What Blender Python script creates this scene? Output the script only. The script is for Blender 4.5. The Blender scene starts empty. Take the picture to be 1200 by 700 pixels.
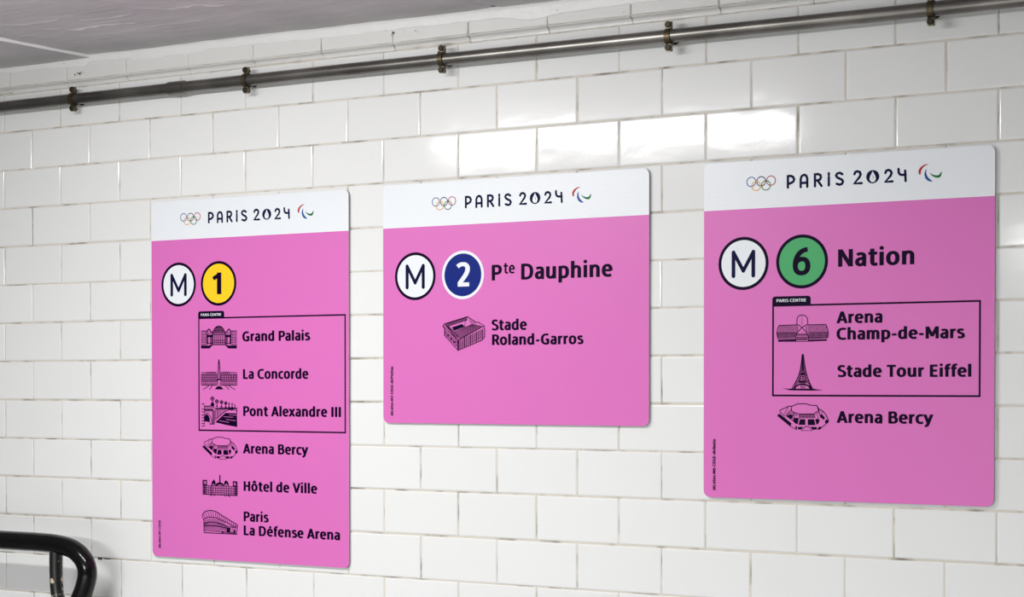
import bpy, bmesh, math, random
from mathutils import Vector, Matrix, noise
random.seed(7)
C = bpy.context.scene.collection
sc = bpy.context.scene
# ------------------------------------------------------------ camera, light, exposure
cam = bpy.data.objects.new('camera', bpy.data.cameras.new('camera')); C.objects.link(cam)
cam.location = (2.382919, -2.491898, 1.599807)
cam.rotation_euler = (math.radians(89.126884), math.radians(0.004597), math.radians(28.63039))
cam.data.sensor_width = 36.0; cam.data.lens = 58.8; cam.data.shift_y = 0.108333; cam.data.clip_start = 0.05
sc.camera = cam
sc.view_settings.view_transform = 'Standard'; sc.view_settings.look = 'None'
sc.view_settings.gamma = 1.0; sc.view_settings.use_curve_mapping = False
sc.view_settings.exposure = 0.0
world = bpy.data.worlds.new('station'); sc.world = world; world.use_nodes = True
world.node_tree.nodes['Background'].inputs[0].default_value = (0.95, 0.97, 1.0, 1)
world.node_tree.nodes['Background'].inputs[1].default_value = 0.12
def area(name, loc, rot, sx, sy, watts, col=(1, 1, 1), spread=180):
    d = bpy.data.lights.new(name, 'AREA'); d.shape = 'RECTANGLE'; d.size = sx; d.size_y = sy; d.energy = watts; d.color = col
    d.spread = math.radians(spread)
    o = bpy.data.objects.new(name, d); C.objects.link(o); o.location = loc; o.rotation_euler = rot
    return o
area('ceiling_lamp', (.66, -1.15, 2.195), (math.radians(27), 0, 0), .90, .05, 15.6, (1.0, .99, .98))
area('far_ceiling_lamp', (1.68, -6.0, 2.20), (0, 0, 0), 2.0, .2, 740, (1.0, 1.0, .995))
# ------------------------------------------------------------ materials
def mat(name, base, rough=0.5, metal=0.0, spec=0.5, coat=0.0):
    m = bpy.data.materials.new(name); m.use_nodes = True
    b = m.node_tree.nodes['Principled BSDF']
    b.inputs['Base Color'].default_value = (*base, 1); b.inputs['Roughness'].default_value = rough
    b.inputs['Metallic'].default_value = metal; b.inputs['Specular IOR Level'].default_value = spec
    b.inputs['Coat Weight'].default_value = coat
    return m
def nodes(m): return m.node_tree.nodes, m.node_tree.links, m.node_tree.nodes['Principled BSDF']
def coords(m, scale=(1, 1, 1)):
    n, l, b = nodes(m); t = n.new('ShaderNodeTexCoord'); mp = n.new('ShaderNodeMapping'); mp.inputs['Scale'].default_value = scale
    l.new(t.outputs['Object'], mp.inputs['Vector']); return mp.outputs['Vector']
def bump(m, scale, strength, dist, detail=2.0, stretch=(1, 1, 1), prev=None):
    n, l, b = nodes(m); t = n.new('ShaderNodeTexNoise'); t.inputs['Scale'].default_value = scale; t.inputs['Detail'].default_value = detail
    l.new(coords(m, stretch), t.inputs['Vector'])
    bp = n.new('ShaderNodeBump'); bp.inputs['Strength'].default_value = strength; bp.inputs['Distance'].default_value = dist
    l.new(t.outputs['Fac'], bp.inputs['Height'])
    if prev: l.new(prev.outputs['Normal'], bp.inputs['Normal'])
    l.new(bp.outputs['Normal'], b.inputs['Normal']); return bp
def blend(m, c0, c1, scale, lo, hi, detail=4.0, stretch=(1, 1, 1)):
    n, l, b = nodes(m); t = n.new('ShaderNodeTexNoise'); t.inputs['Scale'].default_value = scale; t.inputs['Detail'].default_value = detail
    l.new(coords(m, stretch), t.inputs['Vector'])
    r = n.new('ShaderNodeValToRGB'); r.color_ramp.elements[0].position = lo; r.color_ramp.elements[1].position = hi
    r.color_ramp.elements[0].color = (*c0, 1); r.color_ramp.elements[1].color = (*c1, 1)
    l.new(t.outputs['Fac'], r.inputs['Fac']); l.new(r.outputs['Color'], b.inputs['Base Color']); return r
TILE = (0.80, 0.81, 0.805)
m_tile = mat('glazed_white_tile', TILE, 0.10, spec=0.36)
n, l, b = nodes(m_tile)
g = n.new('ShaderNodeNewGeometry'); rr = n.new('ShaderNodeValToRGB')
rr.color_ramp.elements[0].color = (0.780, 0.790, 0.785, 1); rr.color_ramp.elements[1].color = (0.810, 0.82, 0.817, 1)
l.new(g.outputs['Random Per Island'], rr.inputs['Fac']); l.new(rr.outputs['Color'], b.inputs['Base Color'])
bp = bump(m_tile, 14, 0.075, 0.004, 1.0, (1, 1, 2.0)); bump(m_tile, 160, 0.03, 0.001, 2.0, prev=bp)
m_grout = mat('tile_grout', (0.45, 0.41, 0.35), 0.9); blend(m_grout, (0.25, 0.22, 0.18), (0.66, 0.62, 0.55), 22, 0.30, 0.50, 6.0)
m_paint = mat('thick_white_paint', (0.80, 0.80, 0.795), 0.4); bump(m_paint, 30, 0.75, 0.006, 5.0)
m_trim = mat('painted_trim_tile', (0.73, 0.725, 0.71), 0.3); bump(m_trim, 50, 0.35, 0.003, 3.0)
m_ceil = mat('ceiling_paint', (0.58, 0.56, 0.57), 0.6); bump(m_ceil, 30, 0.22, 0.004, 5.0, (0.5, 3, 1)); blend(m_ceil, (0.51, 0.49, 0.505), (0.60, 0.575, 0.585), 5, 0.35, 0.65)
m_ceiledge = mat('ceiling_edge_lit', (0.85, 0.85, 0.84), 0.5)  # ceiling colour made paler to paint the lamplight on the step edge
m_floor = mat('floor_asphalt', (0.30, 0.30, 0.30), 0.7); blend(m_floor, (0.25, 0.25, 0.25), (0.34, 0.34, 0.33), 60, 0.3, 0.7)
m_dirt = mat('dark_grime', (0.05, 0.045, 0.04), 0.9)
def film(name, c, rough=0.42):
    m = mat(name, c, rough, spec=0.3 if min(c) > .1 else (0.15 if max(c) > .1 else 0.05)); bump(m, 420, 0.10, 0.0006, 1.0); return m
m_pink = film('pink_film', (0.68, 0.16, 0.495)); m_white = film('white_film', (0.79, 0.825, 0.86), 0.33); bump(m_white, 300, 0.30, 0.0009, 1.0)
m_ink = film('aubergine_ink', (0.007, 0.001, 0.019)); m_navy = film('navy_ink', (0.006, 0.006, 0.045))
m_yellow = film('yellow_ink', (0.92, 0.60, 0.02)); m_blueline = film('deep_blue_ink', (0.0, 0.014, 0.19)); m_green = film('green_ink', (0.075, 0.40, 0.15))
m_red = film('red_ink', (0.42, 0.018, 0.03)); m_blue = film('blue_ink', (0.004, 0.07, 0.30)); m_dgreen = film('dark_green_ink', (0.006, 0.16, 0.04)); m_gold = film('gold_ink', (0.75, 0.38, 0.05))
m_core = mat('corrugated_plastic', (0.62, 0.60, 0.62), 0.5)
m_fluteshade = mat('flute_shade', (0.05, 0.04, 0.05), 0.6)  # plastic coloured dark to paint the shade inside the open flutes
m_pipe = mat('galvanised_pipe', (0.27, 0.26, 0.24), 0.34, 1.0); bump(m_pipe, 60, 0.15, 0.001, 3.0, (0.3, 1, 1))
blend(m_pipe, (0.14, 0.134, 0.122), (0.29, 0.28, 0.26), 6, 0.35, 0.65, 5.0, (1, 1, 1))
m_clamp = mat('aged_brass_clamp', (0.11, 0.085, 0.05), 0.4, 0.9); m_bolt = mat('dark_bolt', (0.035, 0.03, 0.02), 0.45, 0.7)
m_boltrim = mat('worn_bolt_rim', (0.34, 0.31, 0.22), 0.4, 0.9)
m_rail = mat('black_gloss_paint', (0.003, 0.003, 0.003), 0.14, spec=0.3); bump(m_rail, 45, 0.10, 0.002, 3.0)
m_scuff = mat('scuffed_black_paint', (0.006, 0.006, 0.006), 0.35)
blend(m_scuff, (0.008, 0.008, 0.008), (0.55, 0.48, 0.36), 70, 0.60, 0.63, 4.0)
# ------------------------------------------------------------ helpers
def tag(o, label=None, cat=None, group=None, kind=None):
    for k, v in (('label', label), ('category', cat), ('group', group), ('kind', kind)):
        if v: o[k] = v
    return o
def obj(name, verts, faces, mats, parent=None, idx=None, smooth=False):
    me = bpy.data.meshes.new(name); me.from_pydata(verts, [], faces)
    for m in (mats if isinstance(mats, (list, tuple)) else [mats]): me.materials.append(m)
    if idx: me.polygons.foreach_set('material_index', idx)
    if smooth: me.polygons.foreach_set('use_smooth', [True] * len(me.polygons))
    me.update(); o = bpy.data.objects.new(name, me); C.objects.link(o)
    if parent: o.parent = parent
    return o
def empty(name, loc):
    o = bpy.data.objects.new(name, None); C.objects.link(o); o.location = loc; o.empty_display_size = 0.05; return o
class MB:
    def __init__(s): s.v, s.f, s.i = [], [], []
    def face(s, pts, mi=0):
        k = len(s.v); s.v += [tuple(p) for p in pts]; s.f.append(tuple(range(k, k + len(pts)))); s.i.append(mi)
    def box(s, x0, x1, y0, y1, z0, z1, mi=0):
        k = len(s.v); s.v += [(x, y, z) for x in (x0, x1) for y in (y0, y1) for z in (z0, z1)]
        for q in ((0, 1, 3, 2), (4, 6, 7, 5), (0, 4, 5, 1), (2, 3, 7, 6), (0, 2, 6, 4), (1, 5, 7, 3)): s.f.append(tuple(k + a for a in q)); s.i.append(mi)
    def tube(s, pts, r, n=16, caps=True, mi=0, sx=1.0):
        pts = [Vector(p) for p in pts]; k = len(s.v); rad = r if isinstance(r, (list, tuple)) else [r] * len(pts)
        up = None
        for i, p in enumerate(pts):
            d = (pts[min(i + 1, len(pts) - 1)] - pts[max(i - 1, 0)]).normalized()
            if up is None: up = d.orthogonal().normalized() if abs(d.y) > .9 else (Vector((0, 1, 0)) - d * d.y).normalized()
            else: up = (up - d * up.dot(d)).normalized()
            w = d.cross(up)
            for j in range(n):
                a = 2 * math.pi * j / n; s.v.append(tuple(p + up * (rad[i] * sx * math.cos(a)) + w * (rad[i] * math.sin(a))))
        for i in range(len(pts) - 1):
            for j in range(n):
                s.f.append((k + i * n + j, k + i * n + (j + 1) % n, k + (i + 1) * n + (j + 1) % n, k + (i + 1) * n + j)); s.i.append(mi)
        if caps:
            s.f.append(tuple(k + j for j in range(n))[::-1]); s.i.append(mi)
            s.f.append(tuple(k + (len(pts) - 1) * n + j for j in range(n))); s.i.append(mi)
    def build(s, name, mats, parent=None, smooth=False): return obj(name, s.v, s.f, mats, parent, s.i, smooth)
def fix(o, angle=None):
    bm = bmesh.new(); bm.from_mesh(o.data); bmesh.ops.recalc_face_normals(bm, faces=bm.faces); bm.to_mesh(o.data); bm.free()
    if angle: o.data.set_sharp_from_angle(angle=math.radians(angle))
    return o
# ------------------------------------------------------------ tiled wall
U, V, ZA = 0.1527, 0.0775, 2.11
JX, JZ = 0.0024, 0.0030
TOP = 2.186
def tile(mb, x0, x1, z0, z1, y=0.0, bev=0.0022, depth=0.004, tilt=0.0005):
    dy = [random.uniform(-tilt, tilt) for _ in range(3)]
    def yy(x, z): return y + dy[0] * 0.6 + dy[1] * ((x - x0) / (x1 - x0) - .5) + dy[2] * ((z - z0) / (z1 - z0) - .5)
    k = len(mb.v)
    for (a, d) in ((0, depth), (0, 0.0010), (bev * .45, 0.0003), (bev, 0.0)):
        for (x, z) in ((x0 + a, z0 + a), (x1 - a, z0 + a), (x1 - a, z1 - a), (x0 + a, z1 - a)): mb.v.append((x, yy(x, z) + d, z))
    for r in range(3):
        for j in range(4):
            mb.f.append((k + r * 4 + j, k + r * 4 + (j + 1) % 4, k + r * 4 + 4 + (j + 1) % 4, k + r * 4 + 4 + j)); mb.i.append(0)
    mb.f.append((k + 12, k + 13, k + 14, k + 15)); mb.i.append(0)
wall = MB()
XL, XR = -3.2, 4.2
for row in range(0, 29):
    z1 = ZA - (row - 1) * V; z0 = z1 - V
    z1 = min(z1, TOP)
    if z0 < 0: break
    off = 0.0 if row % 2 == 0 else 0.5
    wob = random.uniform(-.0006, .0006)
    for c in range(-21, 28):
        x0 = (c + off) * U + random.uniform(-.0005, .0005) + .0006; x1 = x0 + U
        if x0 < XL or x1 > XR: continue
        tile(wall, x0 + JX / 2, x1 - JX / 2, z0 + JZ / 2 + wob, z1 - JZ / 2 + wob * .5)
wall.face([(XL, .0012, 0), (XR, .0012, 0), (XR, .0012, TOP), (XL, .0012, TOP)], 1)
wall.box(0.0951, 0.1057, -.0004, .002, 1.2547, 1.2587, 2); wall.box(0.1097, 0.1264, .0004, .002, 1.2562, 1.2580, 2)
wall.box(XL, XR, .0026, .15, 0, 2.36, 1)
tag(wall.build('wall_back', [m_tile, m_grout, m_dirt]), kind='structure')
# projecting cove trim under the ceiling: ten millimetres tall, it carries the wall forward
PR = 0.0095
def upx(k): return (k + .17) * U
trim = MB()
prof = [(.002, 2.1855), (-.0010, 2.1862), (-.0016, 2.1895), (-.0028, 2.1920), (-.0055, 2.1940), (-.0102, 2.1950), (-.0110, 2.1958), (-.0106, 2.1968), (-.004, 2.1972)]
for k in range(-20, 27):
    x0, x1 = upx(k) + .0012, upx(k + 1) - .0012
    j = random.uniform(-.0006, .0006)
    for (a, bz), (c, d) in zip(prof, prof[1:]):
        trim.face([(x0, a + j, bz), (x1, a + j, bz), (x1, c + j, d), (x0, c + j, d)])
    for x in (x0, x1): trim.face([(x, a + j, bz) for a, bz in prof])
trim.box(XL, XR, -.001, .003, 2.1868, 2.1966, 1)
tag(trim.build('trim_1', [m_trim, m_grout]), kind='structure')
# upper tile course, standing PR in front of the wall
up = MB()
for k in range(-20, 27):
    tile(up, upx(k) + .0012, upx(k + 1) - .0012, 2.1985, 2.243, -PR, depth=.008)
up.box(XL, XR, -PR + .0022, .003, 2.1966, 2.25, 1)
FLECKS = [(0.0519, 2.2074, 0.0026), (0.0586, 2.2093, 0.0022), (0.0641, 2.208, 0.0032), (0.0675, 2.2102, 0.0019), (0.0741, 2.2079, 0.0011), (0.023, 2.2317, 0.0016), (-0.0704, 2.219, 0.001), (0.7922, 2.2149, 0.0032), (0.789, 2.2115, 0.0019), (0.8383, 2.214, 0.0013), (0.8435, 2.2105, 0.001), (0.805, 2.2203, 0.0008), (0.7766, 2.2202, 0.0008), (0.8155, 2.2148, 0.0008), (1.2361, 2.2035, 0.001), (1.1147, 2.2199, 0.0011)]
def fleck(x, z, r):
    k = random.randint(6, 9); ph = random.uniform(0, 6); el = random.uniform(.5, 1.0); tw = random.uniform(-.6, .6)
    q = []
    for i in range(k):
        a = 2 * math.pi * i / k; rr_ = r * random.uniform(.55, 1.1); u_, v_ = rr_ * math.cos(a), rr_ * el * math.sin(a)
        q.append((x + u_ * math.cos(tw) - v_ * math.sin(tw), -PR - .0026, z + u_ * math.sin(tw) + v_ * math.cos(tw)))
    up.face(q[::-1] if False else q, 2)
for fx, fz, fr in FLECKS: fleck(fx, fz, fr)
tag(up.build('trim_2', [m_trim, m_grout, m_dirt]), kind='structure')
# ceiling plane height drifts slightly along the wall
def ceil_z(x): return 2.2425 - .0065 * max(-.5, min(2.0, x)) if x < 2 else 2.2295
# thick white paint lapping over the top of the tiles
pt = MB(); NX = 940
def edge(x):
    e = .0185 + .0050 * noise.noise((x * 3.1, 0, 0)) + .0040 * noise.noise((x * 14, 3, 0)) + .0010 * noise.noise((x * 55, 7, 0))
    if 0.075 < x < 0.195: e -= .006
    e += .007 * math.exp(-((x - 1.06) / .05) ** 2) - .003 * math.exp(-((x - 1.0) / .03) ** 2)
    return e
cols = []
for i in range(NX + 1):
    x = XL + (XR - XL) * i / NX; zc = ceil_z(x); e = edge(x); t = .0016 + .0006 * noise.noise((x * 9, 1, 1))
    cols.append([(x, -PR + .0008, zc - e), (x, -PR - t * .7, zc - e + .0008), (x, -PR - t, zc - e + .003), (x, -PR - t - .0003, zc - .006), (x, -PR - t - .002, zc - .002), (x, -PR - t - .006, zc + .001)])
v = [p for c in cols for p in c]; f = []
for i in range(NX):
    for j in range(5): a = i * 6 + j; f.append((a, a + 6, a + 7, a + 1))
tag(obj('trim_3', v, f, m_paint, smooth=True), kind='structure')
# ------------------------------------------------------------ ceiling with seams, cracks and curling paint
def segdist(px, py, pl):
    best = 9
    for (ax, ay), (bx, by) in zip(pl, pl[1:]):
        dx, dy = bx - ax, by - ay; t = max(0, min(1, ((px - ax) * dx + (py - ay) * dy) / (dx * dx + dy * dy)))
        best = min(best, math.hypot(px - ax - t * dx, py - ay - t * dy))
    return best
CRACKS = [([(.19, -.235), (.235, -.205), (.30, -.215), (.37, -.20)], .0040, .006), ([(.215, -.16), (.27, -.15), (.33, -.155)], .003, .005),
          ([(.45, -.30), (.50, -.26), (.56, -.265), (.60, -.24)], .0045, .006), ([(.22, -.245), (.215, -.215), (.24, -.20)], .003, .004),
          ([(.30, -.26), (.36, -.25), (.42, -.262)], .0035, .005), ([(.12, -.30), (.19, -.28), (.27, -.285)], .003, .006),
          ([(.38, -.165), (.44, -.16), (.50, -.168)], .0022, .005), ([(.10, -.21), (.15, -.20)], .003, .005)]
def seam_x(y): return .086 + .157 * (y + .05)
def cz(x, y):
    z = ceil_z(x)
    for pl, h, w in CRACKS:
        if abs(x - pl[0][0]) < .3:
            d = segdist(x, y + .0035 * noise.noise((x * 60, y * 10, 5)), pl)
            if d < w * .6: z -= h * .8 * (1 - d / (w * .6)) * (.6 + .6 * noise.noise((x * 30, 1, 9)))
    z += .0012 * noise.noise((x * 7, y * 22, 0)) + .0006 * noise.noise((x * 25, y * 60, 2))
    d = abs(x - (.996 + .19 * (y + .03)) - .004 * noise.noise((y * 40, 0, 0)))          # second joint
    if d < .012: z += .0035 * (1 - d / .012)
    return z
def grid(name, xs, ys, fz, m):
    v = [(x, y, fz(x, y)) for y in ys for x in xs]; nx = len(xs); f = []
    for j in range(len(ys) - 1):
        for i in range(nx - 1): a = j * nx + i; f.append((a, a + nx, a + nx + 1, a + 1))
    return v, f
ys = [-.005 - .002 * i for i in range(210)] + [-.5, -.8, -1.2, -2, -3, -5, -8.5]
tt = [i / 330 for i in range(331)]
v = []; f = []; mi = []
xs_far = [1.3, 1.6, 2.0, 2.6, 3.4, 4.2]
for y in ys:
    s = seam_x(max(y, -.6))
    row = [s + (1.25 - s) * t for t in tt] + xs_far
    v += [(x, y, cz(x, y) if y > -.45 else ceil_z(x)) for x in row]
nx = len(tt) + len(xs_far)
for j in range(len(ys) - 1):
    for i in range(nx - 1): a = j * nx + i; f.append((a, a + nx, a + nx + 1, a + 1)); mi.append(0)
base = len(v); lx = [i / 30 for i in range(31)]
for y in ys:
    s = seam_x(max(y, -.6)) - .0005
    v += [(XL + (s - XL) * t ** .25, y, ceil_z(0) - .0058 + .0008 * noise.noise((t * 9, y * 20, 4))) for t in lx]
for j in range(len(ys) - 1):
    for i in range(30): a = base + j * 31 + i; f.append((a, a + 31, a + 32, a + 1)); mi.append(0)
for j in range(len(ys) - 1):                                                           # step edge of the lower panel, lamplight put into its paler colour
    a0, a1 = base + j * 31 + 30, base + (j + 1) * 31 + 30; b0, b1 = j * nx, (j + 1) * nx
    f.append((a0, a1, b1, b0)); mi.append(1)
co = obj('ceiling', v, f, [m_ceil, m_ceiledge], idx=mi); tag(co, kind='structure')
co.data.polygons.foreach_set('use_smooth', [True] * len(co.data.polygons)); co.data.set_sharp_from_angle(angle=math.radians(50))
fl = MB(); fl.box(XL, XR, -8.5, .15, -.1, 0); tag(fl.build('floor', m_floor), kind='structure')
# ------------------------------------------------------------ signs
# stroke lettering: humanist bold, cap height 100, x-height 78
def bez(p0, p1, p2, p3, n=9):
    r = []
    for i in range(1, n + 1):
        t = i / n; u = 1 - t
        r.append((u ** 3 * p0[0] + 3 * u * u * t * p1[0] + 3 * u * t * t * p2[0] + t ** 3 * p3[0], u ** 3 * p0[1] + 3 * u * u * t * p1[1] + 3 * u * t * t * p2[1] + t ** 3 * p3[1]))
    return r
def path(s):
    t = s.replace(',', ' ').split(); i = 0; pts = []; cmd = None
    while i < len(t):
        if t[i].isalpha(): cmd = t[i]; i += 1
        if cmd in 'ML': pts.append((float(t[i]), float(t[i + 1]))); i += 2
        elif cmd == 'C':
            q = [float(a) for a in t[i:i + 6]]; pts += bez(pts[-1], q[0:2], q[2:4], q[4:6]); i += 6
    return pts
def ring(cx, cy, rx, ry, n=28, e=2.25):
    r = []
    for i in range(n + 1):
        a = 2 * math.pi * i / n; c, s = math.cos(a), math.sin(a)
        r.append((cx + rx * math.copysign(abs(c) ** (2 / e), c), cy + ry * math.copysign(abs(s) ** (2 / e), s)))
    return r
BOWL_P = 'M 18 92.5 L 38 92.5 C 57 92.5 64 84 64 69 C 64 53 55 45 38 45 L 18 45'
E_ = ['M 17 40 L 58 40 *.85', 'M 57.5 36.5 L 57.5 41 C 57.5 62 49 71 37 71 C 22 71 15 58 15 39 C 15 18 25 7 41 7 C 49 7 54 9 60 12']
O_ = ['ring 38 39 23 32']
GL = {
 'a': (66, ['M 13 66 C 22 70 28 71 33 71 C 45 71 50 65 50 54 L 50 14 C 50 8 53 6 60 6', 'M 50 43 L 40 43 C 22 43 14.5 36 14.5 24 C 14.5 12 22 7 30 7 C 40 7 47 13 50 22']),
 'c': (61, ['M 57 66 C 50 70 46 71 40 71 C 23 71 15 57 15 39 C 15 19 24 7 40 7 C 46 7 52 8.5 58 12']),
 'd': (76, ['M 57 106 L 57 0', 'M 56 60 C 52 68 46 71 38 71 C 22 71 15 58 15 38 C 15 18 22 7 36 7 C 45 7 52 13 56 22']),
 'e': (71, E_), 'é': (71, E_ + ['M 32 84 L 46 104']),
 'f': (46, ['M 48 98 C 43 99.5 41 99.5 38 99.5 C 27 99.5 22 93 22 82 L 22 0', 'M 5 71 L 44 71']),
 'h': (76, ['M 18 106 L 18 0', 'M 19 54 C 26 68 32 70.5 40 70.5 C 52 70.5 57.5 63 57.5 50 L 57.5 0']),
 'i': (36, ['M 18 78 L 18 0', 'dot 18 99 11.5']), 'l': (36, ['M 18 106 L 18 0']),
 'm': (107, ['M 18 78 L 18 0', 'M 19 54 C 25 68 30 70.5 38 70.5 C 49 70.5 53.5 63 53.5 50 L 53.5 0', 'M 54 54 C 60 68 66 70.5 73 70.5 C 84 70.5 89 63 89 50 L 89 0']),
 'n': (76, ['M 18 78 L 18 0', 'M 19 54 C 26 68 32 70.5 40 70.5 C 52 70.5 57.5 63 57.5 50 L 57.5 0']),
 'o': (76, O_), 'ô': (76, O_ + ['M 22 86 L 38 102 L 54 86']),
 'p': (76, ['M 18 78 L 18 -27', 'M 19 60 C 24 68 30 71 38 71 C 54 71 61 58 61 40 C 61 20 53 7 39 7 C 30 7 24 10 19 16']),
 'r': (50, ['M 18 78 L 18 0', 'M 19 52 C 25 66 33 71.5 48 69.5']),
 's': (59, ['M 50 65 C 42 69.5 37 71 31 71 C 21 71 16 66 16 58 C 16 49 22 46 32 42 C 44 37.5 49 32 49 22 C 49 12 41 7 30 7 C 23 7 17 8.5 11 12']),
 't': (54, ['M 25 97 L 25 26 C 25 12 30 7 39 7 L 51 8.5', 'M 5 71 L 50 71']),
 'u': (76, ['M 18 78 L 18 28 C 18 14 24 7.5 35 7.5 C 43 7.5 50 12 56 24', 'M 57.5 78 L 57.5 0']),
 'x': (67, ['M 7 82 L 60 -4 |0 78', 'M 58 82 L 6 -4 |0 78']), 'y': (68, ['M 8 82 L 35 6 |-40 78', 'M 60.5 82 L 35 6 C 29 -12 24 -20 9 -19 |-40 78']),
 'A': (82, ['M 9 -6 L 43 104 |0 100', 'M 74 -6 L 40 104 |0 100', 'M 22 29 L 60 29']),
 'B': (80, ['M 19 100 L 19 0', 'M 19 92.5 L 40 92.5 C 55 92.5 60 86 60 73 C 60 59 53 53.5 40 53.5 L 19 53.5', 'M 40 53 C 58 53 66 44 66 30 C 66 14 57 7.5 40 7.5 L 19 7.5']),
 'C': (80, ['M 74 88 C 66 92 60 93 54 93 C 29 93 17 76 17 50 C 17 22 29 7 54 7 C 62 7 68 8.5 75 12']),
 'D': (90, ['M 19 100 L 19 0', 'M 19 92.5 L 36 92.5 C 62 92.5 73 78 73 51 C 73 22 62 7.5 36 7.5 L 19 7.5']),
 'E': (70, ['M 19 100 L 19 0', 'M 19 92.5 L 62 92.5', 'M 19 51.5 L 58 51.5', 'M 19 7.5 L 63 7.5']),
 'G': (88, ['M 74 89 C 66 92.5 60 93 54 93 C 29 93 17 76 17 50 C 17 22 29 7 52 7 C 59 7 65 8 71 10', 'M 70 5 L 70 52', 'M 48 46 L 79 46']),
 'H': (87, ['M 19 100 L 19 0', 'M 68 100 L 68 0', 'M 19 52 L 68 52']), 'I': (38, ['M 19 100 L 19 0']),
 'J': (44, ['M 28 100 L 28 22 C 28 4 20 -3 6 -3']), 'L': (66, ['M 19 100 L 19 0', 'M 19 7.5 L 62 7.5']),
 'M': (106, ['M 18 100 L 18 0', 'M 88 100 L 88 0', 'M 17 104 L 54 20 |0 100', 'M 89 104 L 52 20 |0 100']),
 'N': (90, ['M 18 100 L 18 0', 'M 72 100 L 72 0', 'M 15 105 L 75 -5 |0 100']),
 'P': (74, ['M 19 100 L 19 0', BOWL_P]), 'R': (77, ['M 19 100 L 19 0', 'M 18 92.5 L 38 92.5 C 55 92.5 62 84 62 70 C 62 55 54 47 38 47 L 18 47', 'M 36 47 C 44 47 48 42 53 32 L 70 -4 |0 100']),
 'S': (69, ['M 60 88 C 52 92 45 93 39 93 C 25 93 18 85 18 74 C 18 62 26 58 38 53 C 54 46 61 39 61 27 C 61 13 51 7 36 7 C 28 7 20 9 11 13']),
 'T': (70, ['M 2 92.5 L 68 92.5', 'M 35 92.5 L 35 0']), 'V': (80, ['M 9 106 L 42 -6 |0 100', 'M 73 106 L 39 -6 |0 100']),
 '-': (48, ['M 8 38 L 41 38']), ' ': (32, []),
 '1': (74, ['M 50 100 L 50 0', 'M 52 91 L 20 72']),
 '2': (80, ['M 14 83 C 22 90 30 93 38 93 C 53 93 61 86 61 72 C 61 54 42 36 22 10', 'M 15 7.5 L 68 7.5']),
 '6': (80, ['M 66 92.5 C 36 92 16 68 16 36 C 16 16 26 7 42 7 C 58 7 67 17 67 33 C 67 50 57 58 44 58 C 32 58 22 52 17 42']),
}
def clip(poly, lo, hi):
    for s, lim in ((1, hi), (-1, -lo)):
        out = []
        for i, p in enumerate(poly):
            q = poly[(i + 1) % len(poly)]; a, b_ = s * p[1] <= lim, s * q[1] <= lim
            if a: out.append(p)
            if a != b_:
                t = (lim * s - p[1]) / (q[1] - p[1]); out.append((p[0] + t * (q[0] - p[0]), lim * s))
        poly = out
        if not poly: return []
    return poly
def strip(pts, wv, wh=None, taper=None):
    """quads along a polyline; width depends on direction (upright wv, level wh)"""
    wh = wv if wh is None else wh
    q = [pts[0]]
    for p in pts[1:]:
        if math.dist(p, q[-1]) > 1e-4: q.append(p)
    pts = q; out = []; closed = math.dist(pts[0], pts[-1]) < 1e-3 and len(pts) > 3
    L, R = [], []; n = len(pts)
    for i, p in enumerate(pts):
        a = pts[i - 1] if i else (pts[-2] if closed else None); c = pts[i + 1] if i < n - 1 else (pts[1] if closed else None)
        ds = []
        for u, w in ((a, p), (p, c)):
            if u is None or w is None: continue
            d = math.dist(u, w); ds.append(((w[0] - u[0]) / d, (w[1] - u[1]) / d))
        dx = sum(d[0] for d in ds); dy = sum(d[1] for d in ds); m = math.hypot(dx, dy) or 1; dx /= m; dy /= m
        k = 1.0 if len(ds) < 2 else min(1.6, 1 / max(.3, dx * ds[0][0] + dy * ds[0][1]))
        w = math.hypot(wv * dy, wh * dx) / 2 * k
        if taper: w *= taper[i]
        L.append((p[0] - dy * w, p[1] + dx * w)); R.append((p[0] + dy * w, p[1] - dx * w))
    for i in range(n - 1): out.append([L[i], L[i + 1], R[i + 1], R[i]])
    return out
def disc(x, y, r, n=20): return [(x + r * math.cos(2 * math.pi * i / n), y + r * math.sin(2 * math.pi * i / n)) for i in range(n)]
def glyph(ch, wv=19.0, wh=15.0):
    adv, ss = GL[ch]; polys = []
    for s in ss:
        lo, hi = None, None; f = 1.0
        if '|' in s: s, r = s.split('|'); lo, hi = [float(a) for a in r.split()]
        if '*' in s: s, r = s.split('*'); f = float(r)
        if s.startswith('dot'): q = [float(a) for a in s.split()[1:]]; polys.append(disc(*q)); continue
        pts = ring(*[float(a) for a in s.split()[1:]]) if s.startswith('ring') else path(s)
        st = strip(pts, wv * f, wh * f)
        if lo is not None: st = [c for c in (clip(p, lo, hi) for p in st) if len(c) > 2]
        polys += st
    return adv, polys
def text_polys(s, x, y, width, cap, wv=19.0, wh=15.0, vertical=False):
    """s set from x (left ink edge) on baseline y, fitted to the given width; y grows downwards"""
    items = []; cur = 0.0
    for ch in s:
        adv, p = glyph(ch, wv, wh); items.append((cur, p)); cur += adv
    xs = [cx + q[0] for cx, p in items for poly in p for q in poly]
    lo, hi = min(xs), max(xs); kx = width / (hi - lo); ky = cap / 100; out = []
    for cx, p in items:
        for poly in p:
            r = [((cx + a - lo) * kx, b_ * ky) for a, b_ in poly]
            out.append([(x - v_, y - u_) for u_, v_ in r] if vertical else [(x + u_, y - v_) for u_, v_ in r])
    return out
LAYER = 0.00012
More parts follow.
